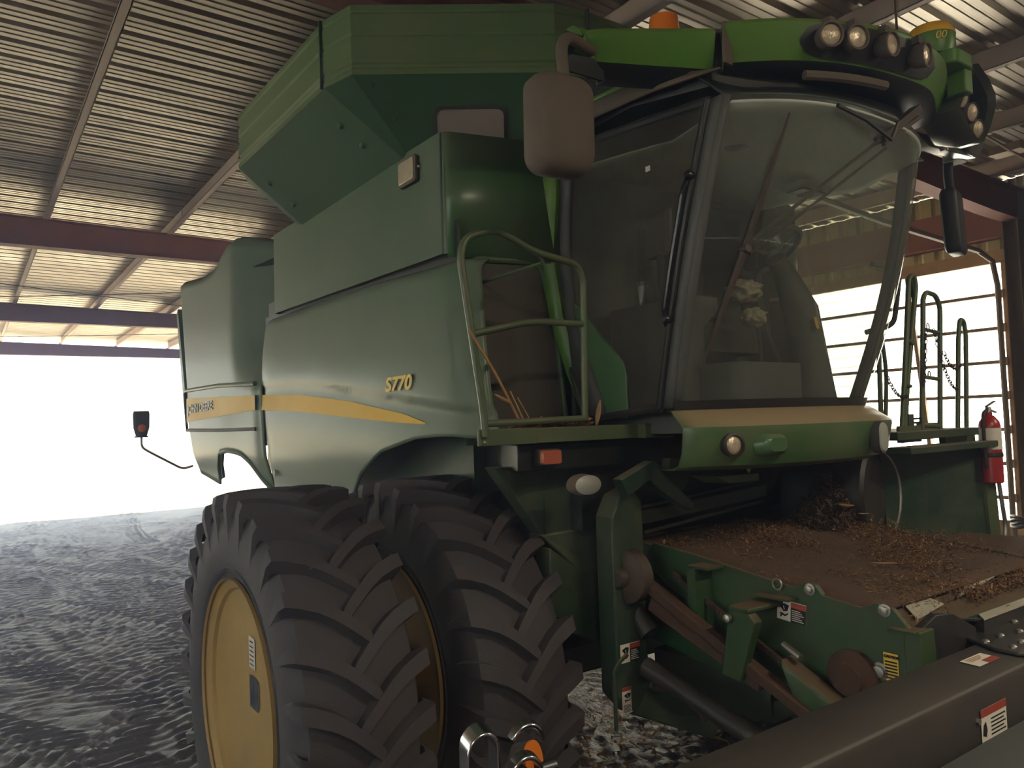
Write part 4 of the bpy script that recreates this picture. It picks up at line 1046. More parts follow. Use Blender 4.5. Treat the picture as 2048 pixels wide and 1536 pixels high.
# lamp, frame and shields below the platform
b = MB(); b.prism([(2.02, 2.82, 1.93), (2.95, 2.82, 1.93), (2.95, 3.4, 1.93), (2.3, 3.4, 1.93)], (0, 0, .13)); b.build('platform_subframe', M['soffit'], CH, bevel=.01)
b = MB(); b.loft([place2(rrect(.13, .075, .012), (2.165, y, 1.995), (1, 0, 0), (0, 0, 1)) for y in (2.80, 2.775)]); rl = b.build('marker_lamp', M['black'], CH)
b = MB(); b.loft([place2(rrect(.112*k, .066*k, .012), (2.165, y, 1.995), (1, 0, 0), (0, 0, 1)) for y, k in ((2.775, 1), (2.755, .97), (2.75, .9))]); b.build('lamp_lens', M['redlens'], rl)
b = MB(); b.lathe([(.075, .05), (.085, .0), (.082, -.01)], (2.30, 2.72, 1.865), (0, -1, 0), 24)
for i in range(len(b.v)): x, y, z = b.v[i]; b.v[i] = (x, y, 1.865+(z-1.865)*.58)
ol = b.build('oval_headlamp', M['dusty_black'], CH)
b = MB(); b.lathe([(.076, .05), (.05, .062), (.0, .066)], (2.30, 2.72, 1.865), (0, -1, 0), 24, caps=False)
for i in range(len(b.v)): x, y, z = b.v[i]; b.v[i] = (x, y, 1.865+(z-1.865)*.58)
b.build('lamp_lens', M['greylens'], ol)
b = MB()      # axle shield beside the inner wheel: upper part leans back, lower plate hangs in front
b.prism([(2.03, 3.02, 1.95), (2.48, 2.97, 1.93), (2.60, 2.96, 1.62), (2.30, 3.02, 1.60)], (0, .10, 0))
b.loft([[(2.27, 3.0, 1.61), (2.60, 2.955, 1.63), (2.60, 3.1, 1.63), (2.27, 3.1, 1.61)], [(2.45, 2.93, 1.43), (2.615, 2.93, 1.40), (2.615, 3.1, 1.40), (2.28, 3.1, 1.46)]])
b.prism([(2.27, 2.93, 1.56), (2.45, 2.93, 1.43), (2.615, 2.93, 1.41), (2.615, 2.93, 1.075), (2.59, 2.93, 1.055), (2.26, 2.93, 1.19)], (0, .12, 0))
b.build('axle_shield', M['green_dark'], CH, smooth=False, bevel=.008)
b = MB(); b.add([(2.30, 3.0, 1.3), (2.30, 4.9, 1.3), (2.30, 4.9, 2.1), (2.30, 3.0, 2.1)], [(0, 1, 2, 3)]); b.build('fender_liner', M['black'], CH, smooth=False)
b = MB(); b.box(2.575, 2.59, 2.924, 2.93, 1.30, 1.42); b.build('shield_slot', M['ink'], CH, smooth=False)
b = MB(); b.box(2.40, 2.98, 3.12, 3.4, 1.0, 1.93); b.box(2.34, 2.45, 3.05, 3.5, 1.55, 2.0); b.build('front_frame', M['black'], CH, smooth=False)
b = MB()      # green post with foot and lower arm
b.prism([(2.46, 2.70, 1.70), (2.52, 2.70, 1.80), (2.60, 2.70, 1.83), (2.66, 2.70, 1.76), (2.66, 2.70, 1.02), (2.70, 2.70, .93), (2.98, 2.55, .72), (2.92, 2.55, .62), (2.55, 2.70, .78), (2.46, 2.70, .88)], (0, .12, 0))
ps = b.build('axle_post', M['green_dark'], CH, smooth=False, bevel=.01)
b = MB(); b.tube(fillet([(2.40, 2.66, .76), (2.40, 2.66, 1.02), (2.44, 2.66, 1.06), (2.50, 2.68, 1.07)], .03), .010, 6); b.build('hose_guard', M['green_dark'], ps)
def warn_decal(name, parent, o, r, u, w_, h, vert=False, n=None):
    """pictogram panel + red bar + text lines"""
    r, u = V(r).normalized(), V(u).normalized(); b = MB()
    b.m = 0; b.quadsheet(o, r, u, 0, 0, w_, h, .002)
    if not vert:
        b.m = 1; b.quadsheet(o, r, u, w_*.48, 0, w_, h*.70, .003); b.m = 2; b.quadsheet(o, r, u, w_*.48, h*.70, w_, h*.97, .003)
        b.m = 0
        for k in range(6): b.quadsheet(o, r, u, w_*.52, h*(.10+.095*k), w_*(.93-.06*(k % 3)), h*(.14+.095*k), .004)
        iw, ih, ox, oy = w_*.44, h*.94, w_*.02, h*.03
    else:
        b.m = 2; b.quadsheet(o, r, u, 0, h*.86, w_, h, .003); b.m = 1
        for k in range(6): b.quadsheet(o, r, u, w_*.1, h*(.06+.05*k), w_*(.92-.08*(k % 3)), h*(.085+.05*k), .003)
        iw, ih, ox, oy = w_*.9, h*.46, w_*.05, h*.38
    b.m = 1
    b.polysheet(o, r, u, [(ox+iw*x, oy+ih*y) for x, y in ((.12, .72), (.55, .86), (.92, .80), (.80, .5), (.5, .42))], .004)
    b.polysheet(o, r, u, [(ox+iw*x, oy+ih*y) for x, y in ((.15, .30), (.3, .36), (.62, .28), (.85, .40), (.88, .33), (.62, .18), (.42, .24), (.30, .10), (.22, .12), (.28, .26))], .004)
    b.m = 0; b.polysheet(o, r, u, [(ox+iw*x, oy+ih*y) for x, y in ((.45, .72), (.52, .72), (.60, .55), (.54, .53))], .005)
    return b.build(name, [M['white'], M['ink'], M['redink']], parent, smooth=False, normals=False)
warn_decal('warning_decal', ps, (2.475, 2.697, 1.03), (1, 0, 0), (0, 0, 1), .125, .085)
warn_decal('warning_decal', ps, (2.475, 2.697, .80), (1, 0, 0), (0, 0, 1), .062, .12, vert=True)

# ---------------------------------------------------------------- feeder house
FX0, FX1 = 2.75, 4.20
ftop = lambda y: 1.40+.115*(y-1.55)
FH = empty('feeder_house', (0, 0, 0)); FH.parent = CH; WL['feeder_house'] = WL[CH.name]
b = MB(); b.box(FX0, FX1, 2.55, 3.4, 1.10, 1.60)
prof = [(3.0, ftop(3.0)), (2.7, ftop(2.7)), (1.62, ftop(1.62)), (1.45, 1.36), (1.45, 1.12), (1.62, .95), (2.4, 1.02), (3.0, 1.1)]
b = MB(); b.prism([(FX0+.03, y, z-.012 if i < 3 else z) for i, (y, z) in enumerate(prof)], (FX1-FX0-.06, 0, 0)); b.build('feeder_body', M['feeder_green'], FH, smooth=False)
b = MB(); rows = []      # top plate, slightly dished
for i in range(13):
    y = 2.72-1.12*i/12; rows.append([(FX0+.01+(FX1-FX0-.02)*j/10, y, ftop(y)+.006-.02*math.sin(PI*j/10)*math.sin(PI*i/12)) for j in range(11)])
b.grid(rows); b.build('feeder_top', M['chaffed'], FH, normals=False, solid=.01)
b = MB()    # side sheet with shaped edge
b.prism([(FX0, 2.73, 1.55), (FX0, 2.45, 1.52), (FX0, 2.42, 1.515), (FX0, 1.95, 1.452), (FX0, 1.90, 1.475), (FX0, 1.85, 1.475), (FX0, 1.82, 1.44), (FX0, 1.66, 1.42), (FX0, 1.60, 1.445), (FX0, 1.54, 1.435), (FX0, 1.47, 1.36), (FX0, 1.46, 1.30), (FX0, 1.50, 1.12), (FX0, 1.62, 1.0), (FX0, 1.80, 1.02), (FX0, 2.2, 1.17), (FX0, 2.66, 1.36), (FX0, 2.80, 1.45)], (.025, 0, 0))
sd = b.build('feeder_side_sheet', M['feeder_green'], FH, smooth=False, bevel=.004)
b = MB(); b.prism([(FX1, 2.73, 1.55), (FX1, 1.5, 1.41), (FX1, 1.5, 1.0), (FX1, 2.7, 1.3)], (-.025, 0, 0)); b.build('feeder_side_sheet', M['feeder_green'], FH, smooth=False)
b = MB()
for y, z, r in ((1.875, 1.455, .016), (1.57, 1.425, .016), (1.60, 1.20, .022), (1.58, 1.11, .018), (1.97, 1.16, .012)):
    b = MB(); b.lathe([(r*1.5, 0), (r*1.5, .004), (r, .005), (r, .018), (r*.5, .02)], (FX0, y, z), (-1, 0, 0), 10); b.build('bolt', M['steel'], sd)
b = MB(); b.tube([(FX0-.01, 2.02+.022*math.cos(a), 1.455+.022*math.sin(a)) for a in [2*PI*i/20 for i in range(20)]], .004, 6, closed=True); b.build('lynch_ring', M['steel'], sd)
b = MB(); b.box(FX0-.07, FX0, 1.93, 2.10, 1.405, 1.413); b.build('side_bracket', M['feeder_green'], sd, smooth=False)
b = MB(); b.box(FX0-.11, FX0, 2.37, 2.42, 1.20, 1.49); b.box(FX0-.11, FX0, 2.30, 2.42, 1.485, 1.495); b.build('side_bracket', M['feeder_green'], sd, smooth=False)
warn_decal('warning_decal', sd, (FX0, 2.035, 1.315), (0, -1, -.08), (0, -.08, 1), .135, .083)
b = MB(); b.m = 0; o1 = (FX0, 1.528, 1.175); b.quadsheet(o1, (0, -1, 0), (0, 0, 1), -.055, 0, .0, .10, .004); b.m = 1
for k in range(6): b.quadsheet(o1, (0, -1, 0), (0, 0, 1), -.050, .008+.0115*k, -.004, .014+.0115*k, .005)
cd = b.build('caution_decal', [M['yellowink'], M['ink']], sd, smooth=False, normals=False)
text_mesh('CAUTION', .013, (FX0-.006, 1.580, 1.258), (0, -1, 0), (0, 0, 1), M['ink'], cd, 'caution_word', depth=.0005, bold=.001)
# front face / latch end of the feeder house
b = MB(); b.box(FX0-.01, FX0+.09, 1.44, 1.50, 1.03, 1.37); b.box(FX0-.03, FX0+.06, 1.45, 1.55, 1.365, 1.375); b.build('front_flange', M['feeder_green'], FH, smooth=False, bevel=.004)
# drive chain case, chain, rusty arms and cylinders on the near side
b = MB(); b.bar((2.60, 2.66, 1.40), (2.62, 1.62, .93), .06, .045); b.bar((2.62, 2.62, 1.30), (2.62, 2.02, 1.08), .05, .07); b.build('lift_arm', M['rust'], FH, smooth=False, bevel=.006)
b = MB()
n_ = 46
for k in range(n_):
    p = V((2.70, 2.56, 1.43)).lerp(V((2.70, 1.66, 1.0)), k/n_); b.bar(p, p+V((0, -.018, -.0085)), .018, .02)
b.build('drive_chain', M['chainmat'], FH, smooth=False)
b = MB(); b.loft([place2(rrect(.16, .10, .03), V((2.66, 1.90, 1.12)).lerp(V((2.66, 1.48, .92)), t), (0, .43, 1), (1, 0, 0)) for t in (0, 1)]); b.build('shaft_cover', M['feeder_green'], FH)
b = MB(); b.prism([(2.56, 2.13, 1.36), (2.56, 2.03, 1.36), (2.56, 2.0, 1.33), (2.56, 2.09, 1.08), (2.56, 2.18, 1.09)], (.05, 0, 0)); b.prism([(2.56, 2.13, 1.36), (2.56, 2.03, 1.36), (2.76, 2.0, 1.37), (2.76, 2.12, 1.37)], (0, 0, .02)); kb = b.build('stop_bracket', M['feeder_green'], FH, smooth=False, bevel=.006)
b = MB(); b.lathe([(.018, 0), (.018, .02), (.009, .024)], (2.555, 2.125, 1.33), (-1, 0, 0), 10); b.build('bracket_bolt', M['steel'], kb)
b = MB(); b.lathe([(.10, 0), (.10, .03), (.06, .05), (.06, .07), (.02, .075)], (FX0, 1.70, 1.16), (-1, 0, 0), 20); b.build('drive_hub', M['rust'], FH)
b = MB(); b.tube([(2.68, 1.96, 1.235), (2.66, 1.87, 1.205)], .014, 8); b.build('grease_pin', M['steel'], FH)
b = MB(); b.tube([(2.56, 2.62, 1.02), (2.64, 2.0, .82), (2.72, 1.5, .72)], .045, 14); b.tube([(2.62, 2.75, 1.25), (2.63, 2.65, 1.15)], .05, 12); b.build('lift_cylinder', M['black'], FH)
b = MB(); b.tube(fillet([(2.64, 2.66, .90), (2.72, 2.55, .90), (2.76, 2.5, .86), (2.78, 2.48, .76)], .05), .018, 8); b.build('hydraulic_hose', M['rust'], FH)
b = MB(); b.box(2.9, 3.6, 2.2, 2.9, .80, .98); b.prism([(2.95, 1.9, .95), (3.5, 1.9, .95), (3.6, 2.3, .78), (2.9, 2.3, .78)], (0, .04, .05)); b.build('underside_pan', M['green_dark'], FH, smooth=False)
b = MB(); b.lathe([(.09, -.05), (.125, -.03), (.125, .03), (.09, .05)], (2.56, 2.70, 1.42), (1, 0, 0), 20); b.lathe([(.05, 0), (.04, .05)], (2.52, 2.70, 1.42), (-1, 0, 0), 12); b.build('pivot_hub', M['wiper'], FH)
# green linkage and small step under the cab nose
b = MB(); b.prism([(2.45, 2.62, 1.88), (2.66, 2.62, 1.955), (2.72, 2.62, 1.93), (2.84, 2.60, 1.79), (2.92, 2.60, 1.735), (2.90, 2.60, 1.70), (2.80, 2.60, 1.745), (2.68, 2.62, 1.83), (2.64, 2.62, 1.865), (2.5, 2.62, 1.80)], (0, .06, 0)); b.prism([(2.80, 2.64, 1.96), (2.95, 2.64, 1.95), (2.92, 2.64, 1.83), (2.86, 2.64, 1.78), (2.76, 2.64, 1.86)], (0, .05, 0)); b.build('linkage_arm', M['green_dark'], CH, smooth=False, bevel=.006)
b = MB(); b.prism([(2.86, 2.42, 1.875), (3.16, 2.40, 1.875), (3.16, 2.40, 1.835), (2.96, 2.42, 1.835)], (0, .16, 0)); st_ = b.build('lower_step', M['green_rail'], CH, smooth=False, bevel=.004)
b = MB(); b.box(2.45, 4.4, 2.9, 3.2, 1.62, 2.06); b.build('cab_crossmember', M['black'], CH, smooth=False)
b = MB(); b.bar((2.76, 2.83, 1.66), (3.65, 2.75, 1.735), .04, .06); b.bar((2.76, 2.80, 1.59), (3.6, 2.73, 1.68), .02, .012); b.bar((2.76, 2.84, 1.71), (3.6, 2.79, 1.78), .02, .012); b.build('feeder_crossbar', M['green_dark'], FH, smooth=False)
b = MB()   # black round drum housing and cable on the far side under the cab
b.lathe([(.26, -.25), (.27, -.2), (.27, .2), (.25, .22)], (4.30, 2.72, 1.66), (.3, -1, 0), 28); b.build('drum_housing', M['black'], CH)
b = MB(); b.tube([(4.08+.0, 2.50, 1.92)]+[(4.30+.27*math.cos(a)*.95, 2.46, 1.66+.27*math.sin(a)) for a in [1.9-.25*i for i in range(13)]], .008, 6); b.build('grey_cable', M['steel'], CH)

# ---------------------------------------------------------------- left (far) platform, ladder rails, chains
b = MB(); b.box(4.36, 5.35, 2.35, 3.3, 1.98, 2.03); b.box(4.40, 5.50, 2.30, 2.45, 1.90, 1.94); lpf = b.build('left_platform', M['green_dark'], CH, smooth=False, bevel=.005)
b = MB(); b.box(4.55, 4.80, 2.44, 2.46, 1.96, 2.06); b.box(4.82, 5.06, 2.46, 2.48, 1.97, 2.07); b.box(5.05, 5.45, 2.42, 2.46, 1.92, 1.99); b.build('platform_kick_plate', M['green_rail'], lpf, smooth=False)
b = MB(); b.prism([(4.60, 2.60, 1.90), (5.50, 2.40, 1.90), (5.52, 2.40, 1.14), (4.66, 2.60, 1.14)], (0, .03, 0)); b.box(4.45, 4.75, 2.7, 2.9, 1.2, 1.75); b.build('fender_shield', M['green_dark'], CH, smooth=False)
b = MB(); b.prism([(5.46, 2.385, 1.80), (5.55, 2.36, 1.80), (5.60, 2.36, 1.14), (5.52, 2.385, 1.14)], (0, .03, 0)); fs_ = b.build('shield_edge', M['green_rail'], CH, smooth=False)
b = MB(); b.tube(fillet([(5.55, 2.35, 1.82), (5.60, 2.34, 1.45), (5.62, 2.34, 1.38), (5.60, 2.34, 1.30), (5.60, 2.36, 1.24)], .05), .014, 8); b.build('grab_bar', M['steel'], fs_)
Y2 = 2.46
def rail(name, pts, r=.015, m='green_rail'):
    b = MB(); b.tube(fillet(pts, .07), r, 10); return b.build(name, M[m], CH)
b = MB(); b.tube(fillet([(4.60, Y2, 1.96), (4.72, Y2, 2.55), (4.80, Y2, 2.98), (4.86, Y2, 3.0), (4.88, Y2-.0, 2.93), (4.74, Y2+.02, 2.30), (4.67, Y2+.02, 1.96)], .04), .016, 10)
for t in (.35, .62): 
    b.tube([V((4.60, Y2, 1.96)).lerp(V((4.80, Y2, 2.98)), t), V((4.67, Y2, 1.96)).lerp(V((4.88, Y2, 2.93)), t)], .012, 8)
b.build('ladder_rail', M['green_rail'], CH)
b = MB(); b.prism([(4.83, Y2, 2.99), (4.87, Y2, 2.99), (4.885, Y2, 2.92), (4.86, Y2, 2.82)], (0, .02, 0)); b.build('rail_reflector', M['green_dark'], CH, smooth=False)
b = MB(); b.tube(fillet([(4.84, Y2, 1.98), (4.90, Y2, 2.40), (4.96, Y2, 2.86), (5.0, Y2, 2.90), (5.12, Y2, 2.89), (5.17, Y2, 2.82), (5.12, Y2, 2.40), (5.07, Y2, 1.98)], .05), .016, 10)
for z, a, c in ((2.66, 4.935, 5.155), (2.36, 4.895, 5.12), (2.06, 4.85, 5.08)): b.tube([(a, Y2, z), (c, Y2, z-.015)], .013, 8)
b.build('ladder_rail', M['green_rail'], CH)
rail('ladder_rail', [(5.30, Y2, 1.97), (5.39, Y2, 2.62), (5.43, Y2, 2.75), (5.48, Y2, 2.74), (5.50, Y2, 2.65), (5.42, Y2, 1.97)])
b = MB(); b.tube([(4.49, 2.52, 1.97), (4.56, 2.54, 2.75)], .015, 8); b.lathe([(.03, 0), (.03, .012)], (4.56, 2.54, 2.75), (0, 0, 1), 12); b.tube(fillet([(4.62, 2.56, 2.66), (4.66, 2.56, 2.4), (4.6, 2.56, 1.97)], .1), .013, 8); b.build('hand_post', M['green_rail'], CH)
def chain(a, c, sag, name='safety_chain', k=14):
    b = MB(); a, c = V(a), V(c)
    P = [a.lerp(c, i/k)-V((0, 0, sag*4*(i/k)*(1-i/k))) for i in range(k+1)]
    for i in range(k):
        d = (P[i+1]-P[i]); m_ = (P[i]+P[i+1])/2; L_ = d.length*.68; d.normalize()
        s_ = d.cross(V((0, 1, 0))).normalized() if i % 2 else V((0, 1, 0))
        b.tube([m_+d*(L_*math.cos(t))+s_*(.010*math.sin(t)) for t in [2*PI*j/10 for j in range(10)]], .0032, 5, closed=True)
    return b.build(name, M['chainmat'], CH)
chain((5.14, Y2-.02, 2.52), (5.36, Y2-.02, 2.44), .06)
chain((4.93, Y2-.02, 2.66), (4.86, Y2-.02, 2.30), .03)
chain((5.03, Y2-.02, 2.66), (5.30, Y2-.02, 2.28), .10, k=20)
chain((4.44, Y2-.02, 2.36), (4.66, Y2-.02, 2.24), .05)
b = MB()
for x, z in ((5.0, 2.68), (4.98, 2.375)): b = MB(); b.tube([(x+.016*math.cos(a), Y2, z+.02*math.sin(a)) for a in [2*PI*i/14 for i in range(14)]], .004, 5, closed=True); b.build('chain_hook', M['rust'], CH)
b = MB()
for x in (4.73, 4.80): 
    for k in range(4): b.box(x+.03, x+.05, Y2-.01, Y2+.03, 2.02+.025*k, 2.032+.025*k)
b.box(4.70, 4.76, Y2, Y2+.03, 2.0, 2.13); b.build('ladder_latch', M['green_dark'], CH, smooth=False)

# ================================================================ fire extinguisher
ex = empty('fire_extinguisher', (5.52, 2.36, 1.66)); tag(ex, 'red fire extinguisher with pale label hanging on the ladder side of the combine', 'fire extinguisher')
e0 = V((5.52, 2.36, 1.66))
b = MB(); b.lathe([(.058, 0), (.066, .008), (.066, .37), (.060, .40), (.035, .435), (.022, .445), (.022, .46)], e0, (0, 0, 1), 24); b.build('cylinder', M['redext'], ex)
b = MB(); b.lathe([(.0675, .22), (.0675, .36)], e0, (0, 0, 1), 24, caps=False); b.build('label', M['white'], ex)
b = MB(); b.lathe([(.02, .45), (.022, .47), (.016, .50)], e0, (0, 0, 1), 12); b.bar(e0+V((-.02, -.0, .49)), e0+V((.06, -.02, .46)), .018, .008); b.bar(e0+V((-.03, 0, .50)), e0+V((.05, -.02, .535)), .018, .008); b.build('squeeze_handle', M['steel'], ex, smooth=False)
b = MB(); b.tube(fillet([e0+V((-.01, 0, .48)), e0+V((-.08, 0, .46)), e0+V((-.085, 0, .2)), e0+V((-.07, 0, .1))], .05), .011, 8); b.build('hose', M['black'], ex)
b = MB(); b.lathe([(.069, .17), (.071, .18), (.069, .20)], e0, (0, 0, 1), 24, caps=False); b.box(e0.x-.1, e0.x+.03, e0.y+.03, e0.y+.075, e0.z+.02, e0.z+.26); b.box(e0.x+.055, e0.x+.10, e0.y-.02, e0.y+.0, e0.z+.178, e0.z+.192); b.build('bracket', M['black'], ex, smooth=False)

# ================================================================ corn header frame in front
HD = empty('harvester_header', (2.6, 1.28, .9)); tag(HD, 'dark grey harvester header frame with bolted plate and warning labels, at bottom right', 'harvester header')
b = MB(); X0, X1 = 1.05, 6.6
bar_prof = [(1.40, 1.28), (1.385, 1.29), (1.225, 1.287), (1.20, 1.277), (1.19, 1.255), (1.19, 1.10), (1.205, 1.08), (1.39, 1.08)]
b.prism([(X0, y, z) for y, z in bar_prof], (X1-X0, 0, 0)); hb = b.build('frame_beam', M['header_grey'], HD, bevel=.006)
b = MB(); b.prism([(X0, 1.18, 1.115), (X0, 1.08, 1.06), (X0, 1.08, .95), (X0, 1.09, .95), (X0, 1.09, 1.055), (X0, 1.19, 1.108)], (2.6, 0, 0)); b.build('lower_rail', M['soffit'], HD, smooth=False)
b = MB(); b.box(X0, X1, 1.22, 1.36, .72, 1.11); b.build('back_sheet', M['header_black'], HD, smooth=False)
# bolted bracket plate on top
b = MB(); zt_ = 1.292
pl = [(3.05, 1.44), (3.20, 1.48), (3.30, 1.60), (3.55, 1.58), (3.70, 1.50), (3.70, 1.20), (3.0, 1.205), (2.975, 1.225), (2.975, 1.30)]
b.prism([(x, y, zt_) for x, y in pl], (0, 0, .012)); bp_ = b.build('bracket_plate', M['header_black'], HD, bevel=.003)
b = MB()
for x, y in ((3.28, 1.43), (3.14, 1.35), (3.02, 1.35), (3.02, 1.26), (3.11, 1.27), (3.25, 1.33), (3.38, 1.40), (3.22, 1.25)):
    b = MB(); b.lathe([(.014, 0), (.014, .006), (.008, .012), (.003, .013)], (x, y, zt_+.012), (0, 0, 1), 8); b.build('bolt', M['steel'], bp_)
b = MB(); b.lathe([(.03, .0), (.03, .0008)], (3.27, 1.50, zt_+.0125), (0, 0, 1), 16); b.build('plate_hole', M['ink'], bp_)
# black latch housing at the feeder mouth
b = MB(); b.prism([(FX0+.03, 1.49, 1.04), (FX0+.03, 1.49, 1.37), (FX0+.13, 1.48, 1.41), (FX0+.22, 1.46, 1.40), (FX0+.36, 1.45, 1.33), (FX0+.36, 1.45, 1.04)], (0, -.03, 0)); b.prism([(FX0+.30, 1.47, 1.35), (FX0+.34, 1.42, 1.355), (FX0+.55, 1.42, 1.31), (FX0+.52, 1.52, 1.31)], (0, 0, .015))
lh = b.build('latch_plate', M['header_black'], HD, smooth=False, bevel=.005)
b = MB(); b.lathe([(.026, 0), (.026, .02), (.014, .026)], (FX0+.20, 1.455, 1.215), (0, -1, 0), 14); b.build('latch_pin', M['steel'], lh)
# perforated bright deck strip
b = MB(); rows = [(3.14, 1.405), (4.9, 1.405), (4.9, 1.55), (3.42, 1.52), (3.40, 1.475), (3.20, 1.45)]
b.prism([(x, y, 1.352) for x, y in rows], (0, 0, .006)); dk = b.build('perforated_strip', M['litsteel'], HD, smooth=False)
b = MB()
for k in range(22): x = 3.15+.07*k; b.quadsheet((x+.25, 1.43+.025*(k % 3), 1.3595), (1, 0, 0), (0, 1, 0), 0, 0, .028, .006)
b.build('slots', M['ink'], dk, smooth=False)
b = MB(); b.box(3.15, 5.2, 1.41, 1.50, 1.25, 1.350); b.build('deck_lip', M['header_black'], HD, smooth=False)
# labels on the beam
b = MB(); b.m = 0; o2 = (2.77, 1.262, 1.2885); rr_, uu_ = (1, .0, 0), (0, 1, .03); b.quadsheet(o2, rr_, uu_, 0, 0, .15, .065, .002); b.m = 1; b.quadsheet(o2, rr_, uu_, .07, .0, .15, .026, .003); b.m = 2
for k in range(3): b.quadsheet(o2, rr_, uu_, .02+.0*k, .036+.008*k, .10+.01*k, .040+.008*k, .003)
b.build('beam_label', [M['white'], M['redink'], M['straw']], HD, smooth=False, normals=False)
b = MB(); b.m = 0; o3 = (2.59, 1.1895, 1.11); b.quadsheet(o3, (1, 0, 0), (0, 0, 1), 0, 0, .175, .10, .003); b.m = 1; b.quadsheet(o3, (1, 0, 0), (0, 0, 1), 0, .075, .175, .10, .004); b.m = 2
for k in range(5): b.quadsheet(o3, (1, 0, 0), (0, 0, 1), .065, .010+.012*k, .165-.012*(k % 2), .015+.012*k, .004)
b.polysheet(o3, (1, 0, 0), (0, 0, 1), [(.008, .02), (.03, .012), (.038, .03), (.03, .06), (.014, .05)], .004)
b.build('danger_label', [M['white'], M['redink'], M['ink']], HD, smooth=False, normals=False)
b = MB(); b.lathe([(.010, 0), (.010, .01)], (2.575, 1.192, 1.18), (0, -1, 0), 8); b.build('label_bolt', M['steel'], HD)

# ================================================================ steel link at the bottom edge
HK = empty('coupling_link', (1.03, 1.55, .95)); tag(HK, 'shiny steel coupling link with curved jaws and orange pins at the bottom edge', 'coupling')
hc = V((1.13, 1.62, 1.22))
def arch_plate(name, c, r, top, wid, th, m, tilt=0., a0=0., a1=PI, leg=.25):
    b = MB(); pts = []
    if leg: pts.append((c[0]+r*math.cos(a0), top-r-leg))
    for i in range(13):
        a = a0+(a1-a0)*i/12; pts.append((c[0]+r*math.cos(a), top-r+r*math.sin(a)))
    if leg: pts.append((c[0]+r*math.cos(a1), top-r-leg))
    rings = []
    for i, (x, z) in enumerate(pts):
        p = pts[max(i-1, 0)]; q = pts[min(i+1, len(pts)-1)]; t = V((q[0]-p[0], 0, q[1]-p[1])).normalized(); n_ = V((t.z, 0, -t.x))
        o = V((x, c[1], z)); y = V((tilt, 1, 0)).normalized()
        rings.append([o+y*wid/2+n_*th, o+y*wid/2-n_*th, o-y*wid/2-n_*th*.6, o-y*wid/2+n_*th*.6])
    b.loft(rings); return b.build(name, m, HK, bevel=.004, angle=60)
arch_plate('jaw', (1.02, 1.62), .042, 1.415, .07, .008, M['chrome'], .3)
arch_plate('jaw', (1.085, 1.53), .045, 1.365, .035, .009, M['chrome'], .2)
arch_plate('jaw', (1.185, 1.66), .05, 1.375, .03, .011, M['chrome'], .2, 0, PI*.85, 0)
b = MB(); b.lathe([(.034, -.03), (.036, 0), (.030, .03)], (1.085, 1.56, 1.30), (.2, -1, 0), 18); b.build('pin', M['rust'], HK)
b = MB(); b.lathe([(.05, -.02), (.052, .02)], (1.15, 1.62, 1.30), (.6, -1, .2), 22); b.build('collar', M['darkgrey'], HK)
b = MB(); b.lathe([(.054, .02), (.054, .028)], (1.15, 1.62, 1.30), (.6, -1, .2), 22); b.build('orange_ring', M['amber'], HK)
b = MB(); b.tube([(.96, 1.6, 1.29), (1.24, 1.62, 1.27)], .02, 12); b.tube([(1.10, 1.6, 1.27), (1.10, 1.60, .9)], .035, 12); b.lathe([(.022, 0), (.014, .015)], (.962, 1.6, 1.30), (-1, 0, 0), 8); b.build('link_shank', M['chrome'], HK)
b = MB(); b.bar((1.10, 1.60, .93), (1.6, 1.28, .93), .06, .06); b.build('link_arm', M['header_black'], HK, smooth=False)

# ================================================================ loose debris
def scatter(name, n, fn, m, lab, cat, big=1., seed=1, flat=.3):
    rs = random.Random(seed); b = MB()
    for _ in range(n):
        p, nn, sz = fn(rs); sz *= big
        a = V((rs.gauss(0, 1), rs.gauss(0, 1), rs.gauss(0, flat))).normalized(); c = a.cross(V((rs.gauss(0, .5), rs.gauss(0, .5), 1))).normalized(); l = sz*rs.uniform(.5, 1.6); w_ = sz*rs.uniform(.12, .45)
        u = a.cross(c)*sz*.08; p = V(p)
        b.add([p-a*l-c*w_, p-a*l+c*w_+u, p+a*l+c*w_*.6, p+a*l-c*w_*.6+u], [(0, 1, 2, 3)])
    return tag(b.build(name, m, smooth=False, normals=False), lab, cat, kind='stuff')
def on_feeder(rs):
    while True:
        x = rs.uniform(FX0+.02, FX1); y = rs.uniform(1.45, 2.72); k = rs.random()
        t = (x-FX0)/(FX1-FX0)
        d = .03+ss(.42, .60, mnoise.noise(V((x*2.6, y*2.6, 0)))*.5+.46+.12*t)*(.25+.75*ss(.1, .7, t))+.6*ss(2.45, 2.7, y)+.3*ss(.05, .0, t)+.5*ss(.9, 1, t)
        if k < d: break
    z = ftop(y)+.008+rs.random()**2*.05*d
    return (x, y, z), None, rs.uniform(.003, .009)
scatter('crop_chaff', 12000, on_feeder, M['chaff'], 'brown crop chaff strewn over the feeder house top', 'chaff', 1, 5, .5)
def on_feeder2(rs):
    p, n_, s_ = on_feeder(rs); return p, n_, s_*1.0
scatter('crop_flecks', 2200, on_feeder2, M['straw'], 'golden straw flecks among the brown chaff on the feeder house top', 'straw', 1.0, 6, .5)
def heap(rs):
    r = rs.random()**.6; a = rs.uniform(0, 2*PI); x = 3.98+.20*r*math.cos(a); y = 2.58+.14*r*math.sin(a)
    z = ftop(2.58)+rs.random()*.33*(1-r)**.6; return (x, y, z), None, rs.uniform(.008, .022)
scatter('trash_heap', 2600, heap, M['chaffed'], 'heap of dark crop trash caught under the cab nose', 'crop trash', 1.2, 8, .9)
def on_plat(rs):
    x = rs.uniform(2.0, 2.45); return (x, 2.79+rs.random()*.12, 2.132+rs.random()*.03), None, rs.uniform(.008, .03)
